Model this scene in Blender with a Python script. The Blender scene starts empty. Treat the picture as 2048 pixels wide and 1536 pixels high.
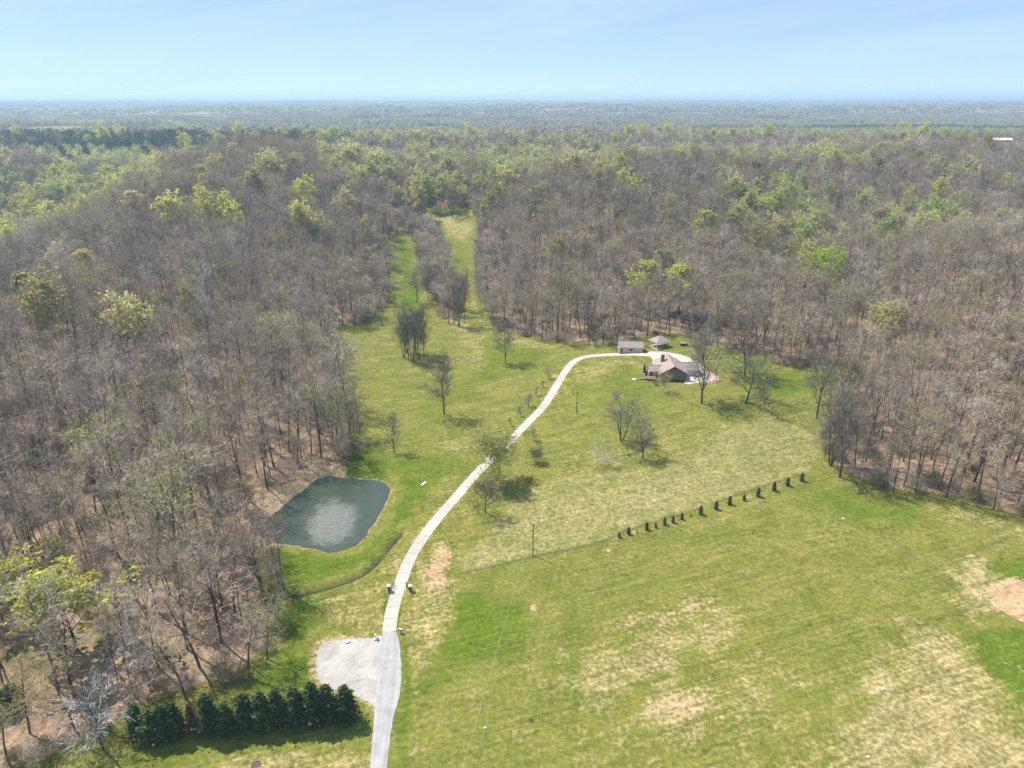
import bpy, bmesh, math, random
import numpy as np
from mathutils import Vector, geometry as mgeo

SC = bpy.context.scene
COL = SC.collection
R = math.radians

# ---------------------------------------------------------------- camera
cam = bpy.data.cameras.new('camera')
cam.sensor_width = 36.0
cam.lens = 36.0 * 1422.0 / 2048.0
cam.clip_start = 1.0
cam.clip_end = 90000.0
cam_o = bpy.data.objects.new('camera', cam)
cam_o.location = (0, 0, 120)
cam_o.rotation_euler = (R(90 - 21.95), 0, 0)
COL.objects.link(cam_o)
SC.camera = cam_o

# ---------------------------------------------------------------- sky, sun, exposure
SUN_EL, SUN_AZ = R(57), R(-55)          # azimuth clockwise from the view direction (+y)
W = bpy.data.worlds.new('World'); SC.world = W; W.use_nodes = True
nt = W.node_tree; N = nt.nodes; LK = nt.links
for n in list(N): N.remove(n)
wo = N.new('ShaderNodeOutputWorld'); bg = N.new('ShaderNodeBackground')
sk = N.new('ShaderNodeTexSky'); sk.sky_type = 'NISHITA'; sk.sun_disc = False
sk.sun_elevation = SUN_EL; sk.sun_rotation = SUN_AZ
sk.air_density = 1.0; sk.dust_density = 0.1; sk.ozone_density = 4.0; sk.altitude = 4500
# thin cirrus drawn out in long streaks
tc = N.new('ShaderNodeTexCoord'); mp = N.new('ShaderNodeMapping'); mp.vector_type = 'TEXTURE'
mp.inputs['Rotation'].default_value = (0, R(-9), R(20)); mp.inputs['Scale'].default_value = (1.6, 1.2, 0.09)
cn = N.new('ShaderNodeTexNoise'); cn.inputs['Scale'].default_value = 2.0; cn.inputs['Detail'].default_value = 9; cn.inputs['Roughness'].default_value = 0.62; cn.inputs['Distortion'].default_value = 0.5
cr = N.new('ShaderNodeMapRange'); cr.inputs['From Min'].default_value = 0.40; cr.inputs['From Max'].default_value = 0.80; cr.inputs['To Min'].default_value = 0.46; cr.inputs['To Max'].default_value = 0.95
mx = N.new('ShaderNodeMix'); mx.data_type = 'RGBA'
mx.inputs['B'].default_value = (4.6, 6.2, 8.5, 1)
LK.new(tc.outputs['Generated'], mp.inputs['Vector']); LK.new(mp.outputs[0], cn.inputs['Vector'])
LK.new(cn.outputs['Fac'], cr.inputs['Value']); LK.new(cr.outputs[0], mx.inputs['Factor'])
LK.new(sk.outputs[0], mx.inputs['A']); LK.new(mx.outputs['Result'], bg.inputs['Color'])
bg.inputs['Strength'].default_value = 0.09
LK.new(bg.outputs[0], wo.inputs['Surface'])

sl = bpy.data.lights.new('sun', 'SUN'); sl.energy = 4.9; sl.angle = R(0.53); sl.color = (1.0, 0.935, 0.84)
so = bpy.data.objects.new('sun', sl); COL.objects.link(so); so.location = (-200, 140, 400)
sdir = Vector((math.sin(SUN_AZ) * math.cos(SUN_EL), math.cos(SUN_AZ) * math.cos(SUN_EL), math.sin(SUN_EL)))
so.rotation_euler = sdir.to_track_quat('Z', 'Y').to_euler()

vs = SC.view_settings
SC.display_settings.display_device = 'sRGB'
vs.view_transform = 'Standard'; vs.look = 'None'; vs.gamma = 1; vs.use_curve_mapping = False
vs.exposure = 0.62
cy = SC.cycles
cy.max_bounces = 5; cy.diffuse_bounces = 2; cy.glossy_bounces = 2; cy.transmission_bounces = 3
cy.transparent_max_bounces = 4; cy.volume_bounces = 1
cy.use_denoising = True
cy.denoiser = 'OPENIMAGEDENOISE'
cy.denoising_input_passes = 'RGB_ALBEDO_NORMAL'
cy.denoising_prefilter = 'FAST'
cy.debug_use_spatial_splits = True
cy.sample_clamp_indirect = 4.0
# ---------------------------------------------------------------- terrain (metres, camera looks along +y)
def sstep(a, b, t):
    t = np.clip((np.asarray(t, float) - a) / (b - a), 0, 1)
    return t * t * (3 - 2 * t)

def wavy(x, y, s, seed):
    r = np.random.RandomState(seed)
    out = 0
    for i in range(5):
        a = r.uniform(0, 6.283); k = 6.283 / (s * r.uniform(0.6, 1.7)); p = r.uniform(0, 6.283)
        out = out + np.sin((x * math.cos(a) + y * math.sin(a)) * k + p + 0.9 * np.sin((y * math.cos(a) - x * math.sin(a)) * k * 0.6 + p * 2))
    return out / 5.0

def gau(x, y, cx, cy, sx, sy):
    return np.exp(-0.5 * (((x - cx) / sx) ** 2 + ((y - cy) / sy) ** 2))

def H(x, y):
    x = np.asarray(x, float); y = np.asarray(y, float)
    d = np.hypot(x, y)
    z = 43.0 * sstep(300, 800, y) + 4.0 * sstep(900, 1500, y)
    ry = np.interp(y, [60, 150, 340, 560, 740, 900, 1100], [3, 9, 24, 30, 20, 5, 0])
    rx = np.interp(y, [60, 150, 340, 560, 740, 900], [-225, -228, -232, -245, -262, -300])
    w = np.where(x > rx, 88.0, 78.0)
    z = z + ry * np.exp(-((x - rx) / w) ** 2)
    z = z - 33.0 * gau(x, y, -450, 600, 100, 170)
    z = z + 24.0 * gau(x, y, 140, 585, 88, 105) - 14.0 * gau(x, y, 150, 755, 130, 50)
    z = z - 9.0 * gau(x, y, -65, 520, 45, 140)
    z = z + 33.0 * gau(x, y, 292, 335, 78, 92)
    z = z - 12.0 * gau(x, y, 250, 500, 110, 65)
    z = z + 15.0 * gau(x, y, 430, 690, 130, 110)
    z = z - 13.0 * np.exp(-0.5 * ((y - 930) / 75) ** 2) + 7.0 * np.exp(-0.5 * ((y - 1130) / 90) ** 2)
    z = z + 6.0 * gau(x, y, 72, 292, 42, 44)
    z = z + 1.6 * wavy(x, y, 120, 3) * sstep(150, 420, d)
    z = z - 20.0 * sstep(1250, 1700, y) * (1 - sstep(2500, 4200, y))
    z = z + 9.0 * gau(x, y, 755, 1160, 90, 70) + 20.0 * gau(x, y, -1160, 2010, 190, 210)
    z = z + 8.0 * wavy(x, y, 520, 5) * sstep(900, 1700, d)
    z = z + 20.0 * wavy(x, y, 2300, 8) * sstep(1500, 4500, d)
    z = z + 12.0 * sstep(2500, 14000, d)
    # level pad for the house yard
    p = sstep(34, 17, np.hypot((x - 72) * 0.9, y - 296))
    z = z * (1 - p) + 6.4 * p
    return z

# ---------------------------------------------------------------- layout in world metres, projected from image pixels onto the terrain
POND = [(-63.8, 216.1), (-59.1, 215.1), (-53.8, 214.2), (-47.5, 213.0), (-43.8, 211.0), (-41.4, 207.1), (-41.2, 201.6), (-42.5, 190.3), (-44.6, 179.9), (-46.0, 176.1), (-50.9, 173.1), (-56.6, 173.6), (-64.2, 176.4), (-70.6, 177.6), (-75.3, 181.3), (-75.9, 186.1), (-72.4, 198.8), (-69.7, 206.2), (-67.3, 212.0)]
DRIVE = [(-29.8, 137.5), (-30.2, 143.4), (-30.1, 150.0), (-29.5, 159.1), (-28.5, 167.7), (-26.0, 177.9), (-22.3, 189.2), (-17.6, 201.6), (-13.8, 211.8), (-9.5, 222.1), (-0.2, 241.6), (6.7, 255.9), (13.4, 269.8), (19.5, 288.5), (24.1, 303.8), (29.0, 316.8), (34.7, 322.9), (42.0, 323.7), (51.6, 322.0), (58.3, 320.2), (63.3, 319.1), (68.3, 317.5)]
ROADL = [(-31.3, 137.5), (-30.8, 131.5), (-29.9, 123.5), (-29.3, 116.5), (-28.6, 110.0), (-27.4, 99.8), (-25.9, 89.0)]
ROADR = [(-28.1, 137.5), (-26.7, 133.2), (-25.3, 126.7), (-24.5, 120.8), (-24.4, 116.5), (-24.8, 111.1), (-24.5, 105.1), (-24.2, 99.8), (-22.8, 89.0)]
LOT = [(-45.2, 132.7), (-43.4, 134.2), (-38.7, 134.8), (-32.9, 135.3), (-30.7, 135.4), (-29.2, 123.5), (-28.4, 114.9), (-31.0, 115.9), (-35.2, 118.2), (-39.8, 119.2), (-42.4, 121.3), (-44.4, 125.1), (-45.1, 129.4)]
YARD = [(65.3, 322.4), (71.2, 323.0), (77.8, 320.3), (82.2, 316.5), (86.2, 309.4), (87.1, 300.3), (85.4, 291.6), (81.5, 284.6), (77.2, 282.0), (73.8, 283.1), (76.2, 295.9), (75.4, 308.9), (71.1, 310.5), (67.6, 306.7), (65.8, 312.1)]
CLEAR = [(-114.2, 88.3), (-91.2, 96.7), (-83.3, 104.8), (-78.5, 109.6), (-73.5, 113.9), (-65.4, 117.6), (-58.2, 122.0), (-54.5, 131.5), (-56.1, 141.8), (-58.3, 149.4), (-65.0, 161.8), (-72.1, 172.7), (-76.3, 176.9), (-76.0, 179.2), (-74.7, 183.5), (-71.5, 196.3), (-70.2, 205.4), (-67.1, 211.4), (-64.6, 216.2), (-57.8, 216.7), (-53.7, 224.2), (-56.5, 238.2), (-64.7, 264.9), (-74.8, 294.4), (-84.3, 321.3), (-92.2, 351.1), (-98.5, 375.6), (-84.8, 382.6), (-79.0, 410.5), (-75.7, 435.7), (-79.2, 459.2), (-88.5, 493.2), (-92.8, 530.9), (-94.8, 564.8), (-87.0, 576.7), (-72.4, 535.4), (-65.5, 494.7), (-58.1, 459.3), (-48.9, 432.3), (-40.4, 393.7), (-28.5, 392.3), (-35.8, 442.3), (-45.7, 511.7), (-53.7, 554.1), (-64.2, 590.8), (-78.9, 596.7), (-84.6, 624.0), (-69.7, 639.4), (-55.0, 643.1), (-36.8, 636.0), (-27.4, 579.1), (-26.7, 526.4), (-26.2, 483.4), (-20.5, 429.5), (-15.6, 396.0), (-10.8, 377.1), (1.6, 363.9), (17.1, 350.8), (29.5, 343.0), (44.2, 338.7), (59.7, 341.4), (71.0, 348.7), (83.4, 346.8), (92.8, 332.8), (100.8, 325.7), (121.3, 321.8), (120.3, 303.3), (131.0, 302.9), (149.5, 303.9), (155.4, 306.3), (145.2, 287.3), (134.1, 272.8), (122.8, 254.2), (114.6, 238.2), (107.9, 217.7), (112.4, 207.3), (122.0, 199.7), (131.6, 196.4), (138.6, 194.8), (144.5, 188.9), (153.4, 181.9), (177.2, 165.4), (132.3, 89.0), (330, 10), (-70, 10)]
DITCH = [(-60.0, 150.0), (-57.1, 151.0), (-53.9, 152.0), (-49.4, 154.2), (-44.7, 156.9), (-41.8, 159.0), (-39.6, 161.7), (-37.9, 165.0), (-36.7, 168.8), (-35.3, 173.1), (-34.0, 176.8), (-32.9, 180.6)]
BOUND = [(-13.9, 160.1), (-3.3, 164.0), (5.8, 167.8), (16.6, 171.0), (27.9, 175.9), (32.1, 179.1), (46.9, 186.8), (59.9, 192.7), (73.9, 200.4), (89.5, 208.2), (99.7, 212.1)]
PATCH = [('rough', 1, 1.5, [(-13.9, 160.1), (5.8, 168.3), (16.6, 170.5), (28.0, 176.4), (46.9, 186.7), (73.8, 199.9), (99.1, 211.6), (111.8, 231.0), (107.9, 245.5), (86.9, 245.5), (53.3, 219.0), (30.2, 215.0), (14.5, 210.9), (2.6, 201.2), (-3.7, 186.6), (-10.7, 172.5)]), ('dry', 0.65, 6, [(-13.9, 160.1), (5.8, 168.3), (28.0, 176.4), (46.9, 186.7), (73.8, 199.9), (89.1, 207.1), (79.0, 218.1), (52.7, 216.2), (28.8, 202.4), (2.5, 189.3), (-9.4, 176.3)]), ('dry', 0.4, 10, [(21.3, 210.5), (48.1, 219.5), (87.5, 234.8), (115.3, 249.9), (117.9, 267.5), (71.8, 246.0), (42.0, 237.1), (22.9, 231.2)]), ('soil', 0.75, 3, [(-22.2, 169.3), (-18.1, 172.0), (-17.4, 159.6), (-17.7, 151.6), (-22.7, 151.5), (-24.4, 157.5)]), ('dry', 0.8, 4, [(-25.2, 173.6), (-17.4, 176.3), (-16.0, 153.2), (-16.1, 138.1), (-18.2, 129.9), (-21.3, 124.5), (-24.2, 131.5), (-26.2, 143.5), (-25.5, 155.3)]), ('lush', 0.9, 6, [(-16.1, 150.4), (-8.4, 152.1), (4.5, 144.5), (3.1, 133.2), (-7.3, 126.7), (-15.9, 120.8), (-19.0, 119.2), (-17.9, 129.9), (-16.0, 137.5)]), ('lush', 1, 5, [(107.7, 133.8), (117.2, 137.6), (131.8, 136.1), (112.1, 108.5), (106.5, 112.3), (106.8, 122.0)]), ('lush', 0.9, 4, [(132.8, 163.8), (149.8, 165.6), (142.6, 155.2), (131.8, 158.8)]), ('soil', 1, 2.2, [(127.4, 155.0), (138.1, 156.2), (143.1, 150.3), (133.0, 137.7), (125.4, 141.0), (122.3, 145.8), (123.8, 150.7)]), ('dry', 0.9, 6, [(123.4, 164.2), (133.8, 166.4), (127.7, 154.5), (120.6, 143.1), (113.7, 144.1), (115.5, 152.8)]), ('dry', 0.95, 12, [(96.6, 135.4), (106.5, 133.8), (106.4, 121.4), (105.7, 111.1), (110.6, 106.2), (101.0, 92.9), (57.7, 92.9), (53.6, 99.3), (68.1, 108.5), (78.8, 120.4)]), ('soil', 0.58, 6, [(26.9, 142.4), (33.5, 144.5), (51.5, 151.1), (50.3, 146.2), (37.6, 139.7), (26.4, 139.1)]), ('soil', 0.5, 7, [(23.5, 126.7), (28.5, 129.5), (37.8, 134.8), (35.7, 130.5), (26.6, 124.1)]), ('soil', 0.55, 8, [(30.9, 117.1), (43.7, 120.8), (44.0, 113.8), (37.8, 110.0), (31.8, 111.1)]), ('dry', 0.8, 11, [(14.8, 131.5), (31.1, 138.1), (51.8, 147.3), (50.3, 132.8), (33.5, 119.2), (16.5, 113.8)]), ('dry', 0.8, 13, [(29.9, 117.7), (53.9, 125.1), (54.6, 113.8), (43.0, 106.2), (28.0, 107.4)]), ('soil', 0.35, 4, [(10.6, 139.7), (12.4, 139.7), (12.3, 120.8), (10.6, 120.8)]), ('dry', 0.5, 3, [(10.1, 141.8), (12.9, 141.8), (12.3, 116.5), (10.1, 116.5)]), ('lush', 0.7, 2.5, [(12.7, 138.1), (15.1, 138.1), (15.8, 115.0), (11.8, 114.4)]), ('soil', 1, 0.7, [(4.8, 146.8), (5.6, 147.3), (6.4, 146.7), (6.5, 145.6), (5.8, 144.6), (4.9, 145.1)]), ('soil', 0.8, 0.8, [(26.8, 171.0), (28.6, 171.0), (28.8, 169.9), (27.1, 169.9)]), ('lush', 0.9, 4, [(-70.9, 171.5), (-60.7, 171.0), (-48.6, 168.3), (-41.4, 175.2), (-38.3, 187.0), (-36.2, 198.9), (-38.0, 211.8), (-24.8, 215.1), (-30.6, 192.9), (-35.8, 176.3), (-40.8, 164.4), (-51.6, 157.5), (-61.0, 153.2), (-67.7, 164.0)]), ('lush', 0.9, 5, [(-57.9, 147.3), (-50.1, 151.5), (-46.7, 138.1), (-48.6, 131.5), (-43.2, 122.0), (-45.1, 118.6), (-56.7, 117.7), (-64.4, 115.0), (-56.5, 123.5), (-53.7, 134.8)]), ('dry', 0.55, 5, [(-50.2, 152.1), (-40.8, 157.5), (-33.2, 168.8), (-29.9, 167.7), (-31.4, 157.5), (-31.5, 138.1), (-41.9, 138.1), (-47.7, 141.8)]), ('lush', 0.85, 2, [(-26.9, 135.4), (-25.4, 135.4), (-22.9, 125.1), (-21.0, 113.8), (-20.2, 99.8), (-20.6, 92.9), (-22.0, 92.9), (-23.6, 111.1), (-24.2, 122.0)]), ('dry', 0.5, 2, [(-23.5, 133.2), (-20.4, 122.0), (-19.4, 110.0), (-18.1, 92.9), (-19.3, 92.9), (-21.0, 113.8)]), ('lush', 0.8, 5, [(-61.5, 233.9), (-53.2, 238.6), (-42.3, 228.4), (-22.4, 228.4), (-14.9, 224.2), (-21.3, 215.1), (-44.9, 212.4), (-55.7, 215.1)]), ('lush', 0.55, 14, [(49.5, 305.6), (62.0, 286.8), (62.4, 266.5), (53.6, 250.8), (39.8, 264.9), (33.3, 280.5)]), ('dry', 0.6, 6, [(29.3, 309.9), (50.4, 311.5), (63.9, 308.9), (62.6, 301.9), (49.1, 302.4), (34.4, 291.4), (24.6, 277.9), (22.8, 283.3)]), ('dry', 0.45, 10, [(-86.1, 346.5), (-75.1, 387.7), (-65.5, 380.4), (-69.0, 323.0), (-65.8, 283.1), (-72.7, 294.9)]), ('dry', 0.6, 6, [(-31.9, 400.3), (-20.9, 384.3), (-15.5, 353.1), (-14.1, 317.9), (-19.8, 312.8), (-24.3, 347.4), (-34.9, 382.4)]), ('dry', 0.5, 3, [(-30.4, 479.8), (-21.1, 422.0), (-10.9, 381.9), (4.3, 363.5), (24.4, 341.8), (28.5, 329.0), (23.9, 334.2), (1.6, 349.3), (-13.5, 373.7), (-27.4, 424.0)]), ('dry', 0.75, 8, [(-73.9, 612.3), (-40.4, 620.8), (-33.1, 564.3), (-46.6, 558.3), (-59.5, 593.8)]), ('lush', 0.8, 6, [(-89.0, 554.3), (-75.0, 534.9), (-65.9, 474.4), (-53.1, 419.4), (-59.8, 400.3), (-72.4, 436.8), (-76.2, 475.4)]), ('lush', 0.6, 6, [(-45.7, 545.8), (-35.8, 541.8), (-31.4, 466.5), (-36.5, 468.0)]), ('lush', 0.6, 12, [(-19.9, 362.7), (19.2, 338.9), (13.1, 311.8), (-5.5, 303.5), (-20.3, 282.2), (-28.7, 256.4), (-39.4, 247.2), (-35.6, 283.5), (-15.9, 331.4)]), ('dry', 0.5, 6, [(-25.5, 242.9), (-16.2, 246.8), (-17.2, 232.2), (-31.9, 232.2)]), ('soil', 0.55, 1, [(18.4, 304.5), (21.6, 304.7), (21.6, 297.7), (18.0, 298.1)]), ('dry', 0.6, 4, [(119.1, 249.9), (124.8, 254.2), (118.3, 238.2), (109.4, 234.4)]), ('lush', 0.7, 8, [(99.5, 312.1), (123.7, 318.0), (118.7, 300.1), (148.1, 300.5), (134.2, 277.3), (109.3, 266.5), (99.9, 275.9)]), ('lush', 0.7, 8, [(98.9, 206.7), (107.5, 203.4), (117.2, 196.3), (131.4, 193.1), (115.4, 179.9), (99.9, 185.3), (91.9, 196.7)]), ('dry', 0.6, 5, [(131.3, 195.8), (153.0, 181.3), (148.0, 173.7), (135.7, 181.8), (128.4, 190.3)]), ('lush', 0.7, 5, [(-76.7, 103.6), (-61.0, 106.2), (-39.0, 107.4), (-31.3, 109.4), (-30.1, 111.1), (-29.4, 107.4), (-38.2, 104.0), (-59.0, 101.4), (-68.7, 97.1)]), ('dry', 0.7, 5, [(-58.8, 100.9), (-46.0, 103.6), (-29.2, 106.2), (-26.6, 92.9), (-57.5, 92.9)]), ('mud', 1, 1.2, [(-74.1, 176.9), (-82.8, 180.8), (-85.1, 191.6), (-76.0, 202.8), (-69.9, 216.7), (-64.2, 218.4), (-62.2, 213.4), (-66.6, 209.2), (-71.4, 195.8), (-74.7, 183.4)])]
FTREE = [('oval', -4.9, 210.8, 16, 16), ('spread', -8.3, 190.9, 10, 9.5), ('multi', 40.6, 236.5, 16.5, 10.5), ('field', 46.3, 223.4, 12.5, 10.5), ('dead', 30.1, 220.3, 7.5, 11), ('field', -28.0, 267.1, 20, 12), ('field', -3.2, 324.2, 18.5, 11), ('narrow', -43.2, 231.7, 13.5, 5), ('field', 76.2, 262.3, 23, 16), ('spread', 93.9, 262.3, 16, 20), ('field', 102.4, 291.6, 23, 18), ('field', 118.4, 250.9, 26, 15), ('multi', 130.5, 254.7, 24, 9), ('multi', 110.0, 217.1, 22, 11), ('field', 109.9, 209.5, 27, 15), ('forest', 123.1, 219.3, 29, 12), ('field', -59.1, 431.1, 19, 11), ('field', -53.4, 439.6, 17, 9), ('spread', -50.6, 613.3, 18, 15), ('narrow', 6.8, 270.0, 5, 3.2), ('narrow', 3.4, 262.3, 4, 2), ('narrow', 16.3, 298.6, 4.5, 3), ('narrow', 13.4, 288.7, 3, 1.6), ('narrow', 10.1, 280.5, 3.5, 1.6), ('narrow', -0.6, 253.5, 3, 1.6), ('narrow', 8.5, 240.2, 4.5, 2.2), ('bush', 8.3, 222.8, 3.6, 4.6), ('leafy', 63.1, 273.3, 6, 5), ('leafy', 62.3, 284.6, 4, 3), ('bush', 60.9, 280.9, 1.4, 2), ('dead', -80.9, 103.6, 13, 12), ('olive', -89.1, 108.0, 15, 8), ('olive', -97.6, 107.0, 16, 9), ('dead', -81.6, 117.2, 17, 9), ('olive', -97.1, 100.0, 14, 9)]
CLUMP = [(-54.9, 340.2, 20, 7), (-51.8, 335.9, 22, 8), (-49.6, 334.3, 24, 8), (-47.0, 338.2, 21, 7), (-45.0, 342.5, 18, 7), (-49.5, 345.7, 23, 8), (-54.3, 346.8, 20, 8)]
CLUMP2 = [(-36.3, 393.2, 24, 8), (-33.2, 389.4, 27, 8), (-30.2, 387.3, 27, 8), (-27.7, 393.9, 23, 8), (-36.3, 407.9, 24, 9), (-32.2, 409.1, 26, 9), (-29.6, 415.3, 22, 8)]
HEDGE = [(-75.3, 106.8, 8.5), (-72.1, 105.8, 9), (-70.0, 106.4, 8.5), (-67.8, 106.8, 9), (-64.5, 107.3, 8.2), (-61.0, 107.4, 10.3), (-57.6, 107.4, 8.5), (-54.4, 108.9, 10), (-50.9, 108.9, 9.3), (-47.8, 109.5, 10), (-44.3, 110.0, 10.5), (-40.7, 110.0, 10.8), (-37.9, 110.5, 10.2), (-34.3, 111.0, 10)]
ROW = [(31.5, 176.9, 1.9), (34.4, 178.5, 2.6), (37.2, 179.1, 0.8), (40.2, 180.7, 2.7), (43.1, 181.8, 1.7), (46.1, 183.4, 2.6), (48.9, 184.6, 2.4), (51.9, 186.2, 2.3), (55.1, 187.8, 0.9), (58.3, 189.0, 3.1), (63.8, 191.7, 3), (68.8, 194.4, 3.1), (74.0, 196.6, 2.3), (79.2, 198.8, 3.2), (85.4, 202.1, 3.2), (90.8, 204.9, 3.1), (96.5, 207.7, 3)]
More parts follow.
